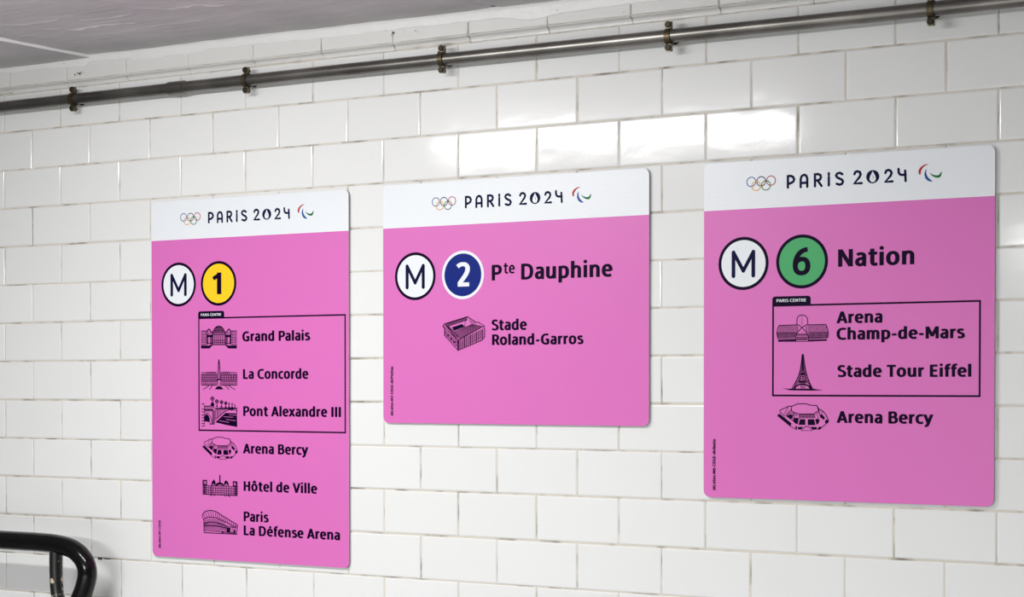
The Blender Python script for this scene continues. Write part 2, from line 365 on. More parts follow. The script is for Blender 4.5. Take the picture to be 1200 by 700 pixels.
class Sheet:
    """flat printing in millimetres from the sign's top left corner, y down; origin of the sign is its bottom centre on the front face"""
    def __init__(s, W, H, root): s.W, s.H, s.root = W, H, root
    def add(s, name, groups, parent=None, label=None):
        mb = MB(); mats = []
        for polys, m, layer in groups:
            if m not in mats: mats.append(m)
            for n_, p in enumerate(polys):
                if len(p) < 3: continue
                lz = -layer * LAYER - (n_ % 13) * 3e-6
                A = sum(p[i][0] * p[(i + 1) % len(p)][1] - p[(i + 1) % len(p)][0] * p[i][1] for i in range(len(p)))
                if A < 0: p = p[::-1]
                if len(p) > 4 and not convex(p):
                    for t in ear(p): mb.face([((a - s.W / 2) / 1000, lz, (s.H - c) / 1000) for a, c in t[::-1]], mats.index(m))
                else: mb.face([((a - s.W / 2) / 1000, lz, (s.H - c) / 1000) for a, c in p[::-1]], mats.index(m))
        o = mb.build(name, mats, parent or s.root)
        if label: o['label'] = label
        return o
def convex(p):
    n = len(p)
    for i in range(n):
        a, b_, c = p[i], p[(i + 1) % n], p[(i + 2) % n]
        if (b_[0] - a[0]) * (c[1] - b_[1]) - (b_[1] - a[1]) * (c[0] - b_[0]) < -1e-9: return False
    return True
def ear(p):
    from mathutils.geometry import tessellate_polygon
    out = []
    for t in tessellate_polygon([[Vector((a, c, 0)) for a, c in p]]):
        q = [p[i] for i in t]
        if (q[1][0] - q[0][0]) * (q[2][1] - q[0][1]) - (q[1][1] - q[0][1]) * (q[2][0] - q[0][0]) < 0: q = q[::-1]
        out.append(q)
    return out
def rrect(x0, y0, x1, y1, r, n=6):
    """r = (top left, top right, bottom right, bottom left)"""
    out = []
    for (cx, cy, a0), rr_ in zip(((x0, y0, 180), (x1, y0, 270), (x1, y1, 0), (x0, y1, 90)), r):
        if rr_ <= 0: out.append((cx, cy)); continue
        ox = cx + rr_ * (1 if cx == x0 else -1); oy = cy + rr_ * (1 if cy == y0 else -1)
        for i in range(n + 1):
            a = math.radians(a0 + 90 * i / n); out.append((ox + rr_ * math.cos(a), oy + rr_ * math.sin(a)))
    return out
def frame(outer, inner):
    n = len(outer); return [[outer[i], outer[(i + 1) % n], inner[(i + 1) % n], inner[i]] for i in range(n)]
SIGNS={'s1': {'x0': 238.9, 'z0': 1947.5, 'W': 454.6, 'H': 678.1, 'head': 74.0}, 's2': {'x0': 766.9, 'z0': 1949.4, 'W': 511.9, 'H': 418.3, 'head': 75.8}, 's3': {'x0': 1374.0, 'z0': 1949.5, 'W': 455.7, 'H': 530.0, 'head': 75.0}}
TEXTS=[('s1', 'venue_lettering', 'Grand Palais', 217.0, 268.7, 153.7, 18.7), ('s1', 'venue_lettering', 'La Concorde', 218.4, 338.3, 148.2, 18.7), ('s1', 'venue_lettering', 'Pont Alexandre III', 218.6, 407.2, 219.0, 17.6), ('s1', 'venue_lettering', 'Arena Bercy', 217.7, 476.7, 148.3, 19.3), ('s1', 'venue_lettering', 'Hôtel de Ville', 219.1, 546.5, 166.4, 18.2), ('s1', 'venue_lettering', 'Paris', 219.1, 602.9, 57.6, 18.0), ('s1', 'venue_lettering', 'La Défense Arena', 219.0, 628.6, 216.2, 18.2), ('s2', 'destination_lettering', 'P', 219.8, 173.7, 19.8, 26.3), ('s2', 'destination_lettering', 'te', 242.9, 162.7, 21.7, 17.8), ('s2', 'destination_lettering', 'Dauphine', 276.6, 173.6, 170.2, 26.7), ('s2', 'venue_lettering', 'Stade', 219.6, 258.3, 68.2, 18.1), ('s2', 'venue_lettering', 'Roland-Garros', 220.3, 283.5, 173.8, 17.5), ('s3', 'destination_lettering', 'Nation', 219.5, 170.7, 117.8, 27.0), ('s3', 'venue_lettering', 'Arena', 217.5, 257.0, 71.7, 17.8), ('s3', 'venue_lettering', 'Champ-de-Mars', 217.8, 282.2, 195.1, 18.0), ('s3', 'venue_lettering', 'Stade Tour Eiffel', 219.4, 339.2, 203.1, 18.2), ('s3', 'venue_lettering', 'Arena Bercy', 218.2, 409.4, 148.6, 18.6), ('s3', 'tab_lettering', 'PARIS CENTRE', 121.4, 222.5, 47.7, 4.4), ('s1', 'tab_lettering', 'PARIS CENTRE', 119.7, 220.0, 48.1, 5.5)]
BADGES={'s1': [(66.1, 159.0, 41.6), (161.6, 159.5, 41.6)], 's2': [(66.4, 161.5, 42.1), (162.7, 162.1, 42.2)], 's3': [(66.5, 160.3, 41.7), (162.3, 160.5, 41.6)]}
BOXES={'s1': [(114.6, 224.0), (446.8, 226.6), (446.4, 435.0), (114.4, 433.7), (112.8, 210.5), (174.7, 226.3)], 's3': [(115.8, 227.9), (434.6, 227.4), (435.2, 367.8), (116.1, 368.9), (114.5, 213.1), (176.6, 227.2)]}
CODES={'s2': ('JALsites-M2-CDGE-dirPteDau', [(20.2, 405.5), (20.3, 318.9), (15.4, 364.4)]), 's3': ('JALsites-M6-CDGE-dirNatio', [(20.5, 518.8), (20.4, 437.1), (15.8, 471.7)]), 's1': ('JALsites-M1-CDGE', [(20.2, 662.1), (20.5, 608.9), (14.9, 625.5)])}
LOGO={'rings': [('blue', 79.4, 32.9), ('ink', 95.8, 33.0), ('red', 111.9, 32.8), ('yellow', 87.6, 39.8), ('green', 103.7, 39.8)], 'ring_r': 7.65, 'letters': [(2.68, [(139.4, 45.2), (139.4, 27.6), (143.7, 27.3), (147.7, 29.1), (149.5, 32.8), (148.3, 36.3), (144.9, 38.3), (139.4, 39.7)]), (2.66, [(160.1, 45.8), (160.1, 32.6), (161.8, 28.6), (165.5, 26.9), (168.9, 28.5), (170.6, 32.7), (170.7, 45.6)]), (2.66, [(160.1, 39.5), (170.7, 39.3)]), (2.64, [(182.9, 45.7), (182.8, 27.4), (188.2, 27.2), (191.6, 29.0), (192.5, 32.3), (191.1, 35.5), (187.7, 36.7), (182.9, 37.0)]), (2.64, [(187.1, 36.9), (193.4, 45.7)]), (2.63, [(204.9, 45.6), (204.9, 32.3)]), (2.63, [(204.9, 29.3), (204.9, 26.8)]), (2.61, [(226.2, 29.7), (222.3, 27.3), (218.1, 28.2), (216.4, 31.0), (217.8, 33.8), (221.4, 36.0), (225.4, 37.8), (227.3, 40.9), (225.9, 44.1), (222.3, 45.5), (217.3, 43.8)]), (2.6, [(245.1, 30.9), (246.5, 27.7), (249.8, 26.6), (253.4, 28.1), (254.8, 31.7), (252.8, 35.9), (245.1, 44.9), (256.5, 45.0)]), (2.56, [(292.9, 31.9), (294.2, 28.7), (297.5, 27.6), (301.0, 29.2), (302.4, 32.4), (300.7, 36.9), (292.9, 45.2), (303.8, 45.1)]), (2.55, [(312.9, 26.9), (313.2, 32.3), (315.1, 35.3), (318.0, 36.3), (323.7, 36.1)]), (2.54, [(322.9, 30.2), (323.7, 45.7)])], 'zero': (273.5, 36.3, 9.6), 'flame': [(273.2, 27.2), (276.2, 31.4), (279.2, 35.9), (280.1, 40.5), (277.9, 44.4), (275.2, 45.3), (271.3, 45.1), (268.6, 43.8), (266.6, 40.5), (267.7, 35.7), (270.7, 31.6)], 'face': [(1.09, [(273.2, 32.8), (275.1, 37.5), (274.6, 41.0)]), (1.09, [(269.1, 38.5), (270.8, 41.3)]), (1.09, [(271.9, 43.5), (274.9, 43.7)])], 'swoosh': [('red', [(358.1, 22.9, 0.26), (354.4, 23.4, 1.59), (350.1, 25.3, 2.65), (346.4, 29.0, 3.72), (344.8, 33.1, 3.72), (345.4, 37.2, 2.39)]), ('blue', [(355.0, 29.8, 0.53), (353.6, 33.7, 2.12), (353.7, 38.2, 3.45), (355.3, 42.5, 3.97), (358.5, 45.9, 3.71), (363.5, 48.5, 1.06)]), ('green', [(359.8, 35.4, 0.26), (362.7, 38.5, 1.59), (366.7, 40.8, 2.9), (370.9, 41.8, 3.69), (374.6, 41.0, 3.95), (377.7, 35.4, 1.05)])], 'span': (71.4, 378.8, 37.2)}
LOGO_AT={'s3': (71.4, 378.8, 36.3), 's2': (100.84, 408.56, 37.61), 's1': (70.98, 379.47, 35.84)}
ART={
'palace':('s1',{'strokes': [(0.94,[(120.6,247.0),(120.5,274.4)]),(0.94,[(123.7,247.1),(123.6,274.4)]),(0.94,[(126.9,247.1),(126.8,274.4)]),(0.93,[(130.0,247.2),(129.9,274.5)]),(0.93,[(133.1,247.2),(133.1,274.5)]),(0.83,[(120.0,247.4),(133.5,247.6)]),(0.83,[(120.0,249.4),(133.5,249.6)]),(0.83,[(120.0,254.6),(133.5,254.8)]),(0.83,[(120.0,260.1),(133.5,260.3)]),(0.83,[(120.0,264.5),(133.4,264.6)]),(0.83,[(119.9,268.9),(133.4,269.0)]),(0.83,[(119.9,274.4),(133.4,274.5)]),(2.08,[(134.1,272.7),(134.2,250.3),(135.8,246.6),(138.6,244.6),(141.6,246.7),(143.0,250.4),(147.3,250.7)]),(1.35,[(134.6,256.2),(134.6,273.2)]),(1.35,[(136.7,256.2),(136.6,273.2)]),(1.35,[(142.0,256.3),(142.0,273.2)]),(1.35,[(144.3,256.4),(144.3,273.3)]),(1.34,[(146.4,256.4),(146.4,273.3)]),(1.45,[(133.6,271.8),(147.5,271.9)]),(1.04,[(138.6,252.6),(138.6,248.5)]),(0.93,[(136.3,253.5),(146.7,253.6)]),(0.92,[(203.6,248.3),(203.5,275.3)]),(0.92,[(200.5,248.3),(200.4,275.3)]),(0.92,[(197.5,248.2),(197.4,275.2)]),(0.92,[(194.4,248.2),(194.3,275.2)]),(0.92,[(191.3,248.1),(191.2,275.2)]),(0.82,[(204.2,248.7),(191.0,248.5)]),(0.82,[(204.2,250.7),(191.0,250.5)]),(0.82,[(204.1,255.8),(190.9,255.6)]),(0.82,[(204.1,261.3),(190.9,261.1)]),(0.82,[(204.1,265.5),(190.9,265.4)]),(0.82,[(204.1,269.9),(190.9,269.7)]),(0.82,[(204.1,275.3),(190.9,275.2)]),(2.05,[(190.2,273.3),(190.3,251.1),(188.7,247.4),(186.0,245.3),(183.0,247.3),(181.6,251.0),(177.4,251.2)]),(1.33,[(189.8,257.0),(189.7,273.8)]),(1.33,[(187.8,257.0),(187.7,273.8)]),(1.33,[(182.5,256.9),(182.4,273.7)]),(1.33,[(180.2,256.9),(180.2,273.7)]),(1.33,[(178.2,256.8),(178.1,273.7)]),(1.43,[(190.7,272.4),(177.0,272.3)]),(1.02,[(185.9,253.3),(186.0,249.2)]),(0.92,[(188.2,254.2),(177.9,254.1)]),(1.86,[(147.2,255.5),(148.4,250.0),(151.3,245.0),(155.9,241.0),(162.3,239.5),(168.6,241.2),(173.2,245.4),(176.0,250.4),(177.7,255.9)]),(1.03,[(155.4,241.9),(169.2,242.1)]),(1.03,[(153.6,243.5),(171.4,243.8)]),(1.03,[(151.5,245.5),(173.2,245.8)]),(1.03,[(150.2,247.3),(174.3,247.7)]),(1.03,[(149.5,248.9),(175.2,249.3)]),(1.03,[(148.5,250.7),(176.3,251.2)]),(1.03,[(147.8,252.9),(177.0,253.3)]),(1.03,[(147.2,255.0),(177.7,255.5)]),(1.03,[(147.8,266.0),(177.1,266.4)]),(1.03,[(147.8,270.1),(177.1,270.5)]),(0.72,[(155.8,243.4),(148.9,255.3)]),(0.72,[(157.4,242.6),(152.2,255.4)]),(0.72,[(159.0,241.8),(155.5,255.4)]),(0.72,[(160.7,241.0),(158.9,255.5)]),(0.72,[(162.3,240.2),(162.2,255.5)]),(0.72,[(163.9,241.0),(165.6,255.6)]),(0.72,[(165.5,241.9),(168.9,255.6)]),(0.72,[(167.1,242.7),(172.2,255.6)]),(0.72,[(168.7,243.6),(175.5,255.7)]),(1.45,[(148.3,255.3),(148.2,274.0)]),(1.45,[(151.9,255.4),(151.8,274.0)]),(1.45,[(155.4,255.4),(155.4,274.0)]),(1.44,[(159.0,255.5),(158.9,274.1)]),(1.44,[(162.6,255.5),(162.5,274.1)]),(1.44,[(166.1,255.6),(166.1,274.2)]),(1.44,[(169.7,255.6),(169.6,274.2)]),(1.44,[(173.2,255.7),(173.2,274.2)]),(1.44,[(176.8,255.7),(176.7,274.3)]),(1.45,[(147.3,274.1),(177.4,274.5)])],'fills': [[(119.9,275.3),(138.5,275.7),(146.8,273.3),(148.9,274.0),(139.9,281.2),(119.9,281.0)],[(204.1,276.2),(186.2,276.2),(177.6,273.7),(175.6,274.3),(184.5,281.6),(204.1,281.8)],[(133.4,255.3),(147.6,255.5),(147.6,260.1),(133.3,259.9)],[(191.1,256.1),(177.0,255.9),(177.0,260.4),(191.0,260.6)]],'over': []}),
'obelisk':('s1',{'strokes': [(1.04,[(160.3,308.5),(159.0,338.3)]),(1.04,[(164.1,308.5),(165.7,338.3)]),(0.81,[(161.6,308.5),(161.1,338.3)]),(0.81,[(163.0,308.5),(163.7,338.3)]),(1.05,[(120.5,326.0),(157.2,326.1)]),(1.05,[(120.4,329.1),(157.2,329.2)]),(1.06,[(120.4,331.6),(157.2,331.7)]),(1.06,[(120.4,335.3),(157.2,335.4)]),(1.06,[(120.4,338.8),(157.2,338.9)]),(1.06,[(120.4,341.9),(157.2,342.0)]),(1.64,[(120.5,328.4),(120.4,341.9)]),(1.64,[(124.6,328.4),(124.5,341.9)]),(1.64,[(128.7,328.4),(128.6,342.0)]),(1.64,[(132.8,328.4),(132.7,342.0)]),(1.63,[(136.8,328.5),(136.8,342.0)]),(1.63,[(140.9,328.5),(140.9,342.0)]),(1.63,[(145.0,328.5),(145.0,342.0)]),(1.63,[(149.1,328.5),(149.0,342.0)]),(1.63,[(153.1,328.5),(153.1,342.0)]),(1.63,[(157.2,328.5),(157.2,342.0)]),(1.17,[(120.4,342.4),(120.4,349.6)]),(1.17,[(125.0,342.4),(125.0,349.6)]),(1.17,[(129.6,342.4),(129.6,349.6)]),(1.17,[(134.2,342.4),(134.2,349.6)]),(1.17,[(138.8,342.4),(138.8,349.6)]),(1.17,[(143.4,342.4),(143.4,349.6)]),(1.16,[(148.0,342.4),(148.0,349.6)]),(1.16,[(152.6,342.4),(152.6,349.6)]),(1.16,[(157.2,342.4),(157.1,349.6)]),(1.52,[(120.4,349.8),(157.1,349.8)]),(0.82,[(120.4,344.0),(157.2,344.0)]),(0.7,[(120.4,347.1),(157.1,347.1)]),(1.29,[(133.1,328.4),(134.1,326.1),(136.0,325.5),(137.8,326.1),(138.8,328.5)]),(1.28,[(138.2,328.5),(139.3,326.1),(141.1,325.5),(142.9,326.1),(144.0,328.5)]),(1.28,[(143.4,328.5),(144.4,326.1),(146.2,325.5),(148.1,326.1),(149.1,328.5)]),(1.28,[(148.5,328.5),(149.5,326.1),(151.4,325.5),(153.2,326.1),(154.2,328.5)]),(1.04,[(167.3,326.2),(204.1,326.3)]),(1.04,[(167.3,329.3),(204.1,329.4)]),(1.04,[(167.3,331.7),(204.0,331.8)]),(1.04,[(167.3,335.4),(204.0,335.5)]),(1.04,[(167.3,338.9),(204.0,339.0)]),(1.04,[(167.3,342.0),(204.0,342.0)]),(1.62,[(167.3,328.5),(167.3,342.0)]),(1.62,[(171.4,328.6),(171.4,342.0)]),(1.62,[(175.5,328.6),(175.5,342.0)]),(1.62,[(179.6,328.6),(179.6,342.0)]),(1.62,[(183.7,328.6),(183.6,342.0)]),(1.61,[(187.8,328.6),(187.7,342.0)]),(1.61,[(191.9,328.6),(191.8,342.0)]),(1.61,[(195.9,328.6),(195.9,342.0)]),(1.61,[(200.0,328.6),(199.9,342.0)]),(1.61,[(204.1,328.7),(204.0,342.0)]),(1.16,[(167.3,342.4),(167.2,349.6)]),(1.16,[(171.9,342.4),(171.8,349.6)]),(1.16,[(176.5,342.4),(176.5,349.6)]),(1.16,[(181.1,342.4),(181.1,349.6)]),(1.15,[(185.7,342.4),(185.7,349.6)]),(1.15,[(190.3,342.4),(190.3,349.6)]),(1.15,[(194.9,342.4),(194.8,349.6)]),(1.15,[(199.4,342.4),(199.4,349.6)]),(1.15,[(204.0,342.4),(204.0,349.6)]),(1.51,[(167.2,349.8),(204.0,349.8)]),(0.81,[(167.3,344.0),(204.0,344.1)]),(0.7,[(167.2,347.1),(204.0,347.1)]),(1.28,[(166.3,328.5),(167.4,326.2),(169.2,325.6),(171.0,326.2),(172.0,328.6)]),(1.27,[(171.5,328.6),(172.5,326.2),(174.3,325.6),(176.1,326.2),(177.2,328.6)]),(1.27,[(176.6,328.6),(177.7,326.2),(179.5,325.6),(181.3,326.2),(182.3,328.6)]),(1.27,[(181.8,328.6),(182.8,326.2),(184.6,325.6),(186.4,326.2),(187.5,328.6)]),(2.32,[(157.5,342.6),(159.2,340.1),(162.5,339.0),(166.0,340.1),(167.8,342.6)]),(1.05,[(159.7,343.4),(159.5,351.6)]),(1.04,[(164.9,343.4),(165.3,351.6)]),(1.28,[(138.7,350.6),(124.5,358.5)]),(1.28,[(147.1,350.6),(139.3,358.5)]),(1.27,[(176.9,350.6),(185.5,358.4)]),(1.27,[(183.7,350.6),(200.4,358.6)])],'fills': [[(161.1,301.5),(163.0,301.5),(164.3,308.5),(160.1,308.5)],[(152.7,358.0),(155.6,353.9),(160.8,351.8),(164.6,351.8),(169.3,354.2),(172.4,358.0)]],'over': []}),
'bridge':('s1',{'strokes': [(1.3,[(135.4,403.0),(140.3,406.4),(143.8,412.1),(144.9,417.2),(144.9,422.7)]),(1.17,[(127.9,405.0),(131.5,403.0),(135.4,403.0)]),(1.04,[(146.7,397.2),(146.6,422.9)]),(1.04,[(149.0,397.2),(149.0,422.9)]),(1.03,[(151.4,397.1),(151.3,422.9)]),(1.17,[(146.2,398.9),(151.9,398.8)]),(1.17,[(146.1,401.9),(151.9,401.8)]),(1.17,[(146.1,404.8),(151.9,404.8)]),(1.17,[(146.1,407.8),(151.9,407.8)]),(1.17,[(146.1,410.8),(151.9,410.7)]),(1.17,[(146.1,413.8),(151.9,413.7)]),(1.17,[(146.1,416.7),(151.9,416.7)]),(1.17,[(146.1,419.7),(151.9,419.7)]),(1.17,[(146.1,422.7),(151.8,422.6)]),(1.56,[(139.7,423.2),(152.1,422.6)]),(1.04,[(140.6,419.6),(140.3,423.2)]),(1.3,[(120.7,385.1),(127.2,385.5)]),(1.3,[(120.6,395.1),(127.2,395.5)]),(1.3,[(120.6,400.2),(127.2,400.6)]),(1.3,[(120.6,406.0),(127.1,406.4)]),(1.3,[(120.6,411.2),(127.1,411.6)]),(1.3,[(120.6,416.9),(127.1,417.3)]),(1.3,[(120.5,422.1),(127.1,422.5)]),(1.3,[(120.5,426.7),(127.1,427.1)]),(1.04,[(125.0,385.3),(127.2,388.1),(127.1,426.6)]),(1.17,[(127.2,389.3),(148.2,389.1)]),(1.17,[(127.2,391.0),(148.2,390.9)]),(1.17,[(127.2,394.2),(148.2,394.1)]),(1.17,[(127.2,396.2),(148.2,396.0)]),(1.17,[(127.2,397.4),(148.2,397.3)]),(0.78,[(128.6,397.9),(129.3,401.3)]),(0.78,[(131.5,397.9),(132.2,401.3)]),(0.78,[(134.4,397.8),(135.1,401.3)]),(0.78,[(137.3,397.8),(138.0,401.2)]),(0.78,[(140.2,397.8),(140.9,401.2)]),(0.78,[(143.1,397.8),(143.8,401.2)]),(0.78,[(146.0,397.7),(146.7,401.2)]),(1.55,[(142.4,387.5),(146.8,380.6),(151.1,387.4)]),(1.55,[(153.2,393.3),(204.0,392.5)]),(1.16,[(153.2,395.2),(204.0,393.9)]),(1.29,[(148.5,389.1),(151.1,394.0)]),(1.16,[(154.0,395.6),(153.9,413.7)]),(1.16,[(157.1,395.6),(157.1,411.4)]),(1.16,[(159.4,395.6),(159.4,409.6)]),(1.16,[(162.6,395.6),(162.6,407.7)]),(1.16,[(165.5,395.5),(165.4,405.4)]),(1.16,[(169.1,395.5),(169.0,403.0)]),(1.16,[(172.4,395.5),(172.3,400.4)]),(1.16,[(175.5,395.5),(175.5,398.9)]),(1.42,[(153.2,415.1),(176.2,398.9),(184.1,396.1),(195.5,394.9)]),(1.15,[(189.8,396.5),(198.3,396.0),(203.3,397.9),(204.0,402.4)]),(1.28,[(204.0,392.5),(204.3,400.7)]),(1.42,[(150.6,375.4),(150.0,377.0),(148.5,378.2),(146.5,378.6),(144.5,378.2),(143.0,377.0),(142.5,375.4),(143.0,373.8),(144.5,372.7),(146.5,372.2),(148.6,372.6),(150.0,373.8),(150.6,375.4)]),(1.3,[(142.5,375.4),(150.6,375.4)]),(1.29,[(146.5,370.6),(146.5,386.9)]),(1.17,[(144.2,386.9),(146.5,383.0),(148.8,386.9)]),(1.42,[(160.9,380.5),(160.4,382.0),(159.0,383.1),(157.2,383.5),(155.3,383.1),(153.9,382.0),(153.4,380.5),(153.9,379.1),(155.3,378.0),(157.2,377.6),(159.1,377.9),(160.4,379.0),(160.9,380.5)]),(1.29,[(153.4,380.5),(160.9,380.5)]),(1.29,[(157.2,376.0),(157.1,390.8)]),(1.16,[(154.8,390.8),(157.2,386.9),(159.4,390.8)]),(1.42,[(171.5,381.9),(171.1,383.3),(169.8,384.3),(168.1,384.7),(166.4,384.3),(165.1,383.3),(164.7,382.0),(165.1,380.6),(166.4,379.6),(168.1,379.2),(169.8,379.6),(171.1,380.6),(171.5,381.9)]),(1.29,[(164.7,382.0),(171.5,381.9)]),(1.29,[(168.1,377.6),(168.1,391.9)]),(1.16,[(165.8,391.9),(168.1,388.0),(170.4,391.9)]),(1.41,[(181.0,383.8),(180.6,385.0),(179.6,385.8),(178.1,386.1),(176.7,385.8),(175.6,385.0),(175.3,383.9),(175.7,382.7),(176.7,381.9),(178.1,381.6),(179.6,381.9),(180.6,382.7),(181.0,383.8)]),(1.29,[(175.3,383.9),(181.0,383.8)]),(1.28,[(178.1,380.0),(178.1,392.4)]),(1.16,[(175.8,392.4),(178.1,388.5),(180.4,392.4)]),(1.28,[(185.9,381.9),(185.8,392.7)]),(1.15,[(183.5,392.7),(185.8,388.8),(188.1,392.7)]),(1.28,[(193.0,382.4),(192.9,392.8)]),(1.15,[(190.7,392.9),(193.0,389.0),(195.2,392.8)]),(1.28,[(199.1,384.9),(199.1,393.0)])],'fills': [[(153.2,419.6),(177.2,401.8),(204.0,402.4),(204.6,427.9),(178.3,424.3)],[(127.1,418.0),(127.6,408.0),(130.8,405.2),(134.4,404.9),(138.0,407.8),(140.0,412.7),(140.6,419.6)],[(142.4,389.2),(146.8,382.3),(151.4,389.1)],[(187.7,384.9),(187.3,385.8),(186.4,386.3),(185.3,386.3),(184.3,385.8),(184.0,384.9),(184.3,384.1),(185.3,383.5),(186.4,383.5),(187.3,384.1)],[(194.8,385.4),(194.5,386.3),(193.5,386.9),(192.4,386.9),(191.5,386.3),(191.1,385.5),(191.5,384.6),(192.4,384.1),(193.5,384.1),(194.5,384.6)],[(200.6,387.7),(200.3,388.4),(199.6,388.9),(198.6,388.9),(197.8,388.4),(197.5,387.7),(197.8,387.0),(198.6,386.5),(199.6,386.5),(200.3,387.0)]],'over': [(0.77,[(172.6,408.9),(195.5,409.9)]),(0.77,[(185.5,405.4),(202.9,405.8)]),(0.77,[(178.3,414.0),(201.1,416.1)]),(0.77,[(162.5,416.5),(185.4,419.6)])]}),
'bowl3':('s3',{'strokes': [(1.22,[(127.1,390.9),(141.3,384.6),(146.7,384.4),(156.4,380.6),(169.7,380.5),(176.7,382.5),(187.2,383.3),(189.9,388.3),(196.0,391.2),(201.2,396.7),(205.8,406.3)]),(1.05,[(127.1,390.9),(128.0,393.9),(135.6,400.2)]),(1.04,[(146.7,384.4),(145.8,389.7),(147.8,393.0),(158.2,396.4),(182.9,396.1),(185.5,393.1),(189.9,392.2),(187.2,383.4)]),(0.78,[(141.3,384.6),(134.4,396.0)]),(0.7,[(136.9,395.5),(137.4,398.9)]),(0.7,[(138.6,394.1),(139.0,398.5)]),(0.7,[(140.3,392.6),(140.7,398.0)]),(0.7,[(142.0,391.1),(142.4,397.6)]),(0.7,[(143.7,389.7),(144.1,397.2)]),(0.7,[(145.3,388.2),(145.8,396.7)]),(0.87,[(143.6,415.2),(152.1,419.6),(154.7,420.5)]),(1.04,[(162.3,422.0),(168.0,415.8),(174.2,415.7),(179.6,421.8),(162.3,422.0)]),(1.03,[(206.0,407.6),(190.8,420.2)]),(0.77,[(189.9,388.5),(191.6,395.9),(197.8,405.1)]),(0.77,[(196.0,391.2),(194.3,395.9)]),(0.69,[(158.7,396.5),(158.1,402.3)]),(0.69,[(160.4,396.5),(159.9,402.3)]),(0.69,[(162.2,396.5),(161.8,402.3)]),(0.69,[(164.0,396.5),(163.6,402.3)]),(0.69,[(165.7,396.5),(165.5,402.2)]),(0.69,[(167.5,396.4),(167.3,402.2)]),(0.69,[(169.3,396.4),(169.2,402.2)]),(0.69,[(171.0,396.4),(171.0,402.2)]),(0.69,[(172.8,396.4),(172.9,402.2)]),(0.69,[(174.5,396.4),(174.7,402.1)]),(0.69,[(176.3,396.4),(176.6,402.1)]),(0.69,[(178.1,396.4),(178.4,402.1)]),(0.69,[(179.8,396.3),(180.3,402.1)]),(0.69,[(181.6,396.3),(182.1,402.1)]),(0.69,[(183.3,396.3),(184.0,402.1)]),(0.69,[(158.1,397.7),(184.2,397.5)]),(0.69,[(158.1,400.0),(184.2,399.8)]),(0.69,[(158.1,402.3),(184.2,402.1)]),(0.78,[(148.9,393.7),(148.5,399.7)]),(0.78,[(150.7,394.2),(150.3,399.7)]),(0.78,[(152.9,394.8),(152.5,399.6)]),(0.78,[(155.1,395.4),(154.7,399.6)]),(0.7,[(148.0,393.3),(150.2,396.3),(149.8,402.2),(145.8,406.5)]),(0.77,[(185.5,393.1),(188.1,398.5),(189.9,403.5)]),(0.77,[(188.1,392.4),(190.8,396.8)])],'fills': [[(122.8,399.5),(126.2,395.9),(134.7,401.9),(146.0,410.8),(145.4,414.2),(143.6,415.5)],[(136.5,399.4),(144.0,397.2),(148.1,397.5),(148.1,402.2),(144.9,405.2)],[(147.6,406.9),(150.7,402.2),(158.1,402.6),(156.1,412.5),(152.9,411.5)],[(159.7,404.4),(168.4,404.3),(168.4,413.1),(157.6,413.2)],[(172.4,404.3),(182.5,404.2),(184.7,413.3),(172.4,413.4)],[(184.2,404.6),(188.2,403.1),(191.7,406.0),(189.1,411.1),(186.6,412.8)],[(191.2,397.6),(195.1,396.3),(200.2,402.2),(197.6,404.7),(192.5,401.4)],[(152.5,414.9),(155.6,415.8),(154.7,420.5),(152.5,419.4)],[(156.9,416.3),(164.9,416.2),(162.3,420.4),(156.2,420.2)],[(176.8,416.1),(186.3,416.0),(187.8,419.8),(180.1,420.7)],[(188.6,417.9),(190.8,415.3),(194.8,416.1),(190.8,420.1),(188.6,420.6)],[(201.7,403.8),(206.1,406.7),(205.3,409.4),(200.8,410.6),(199.7,407.6)]],'over': []}),
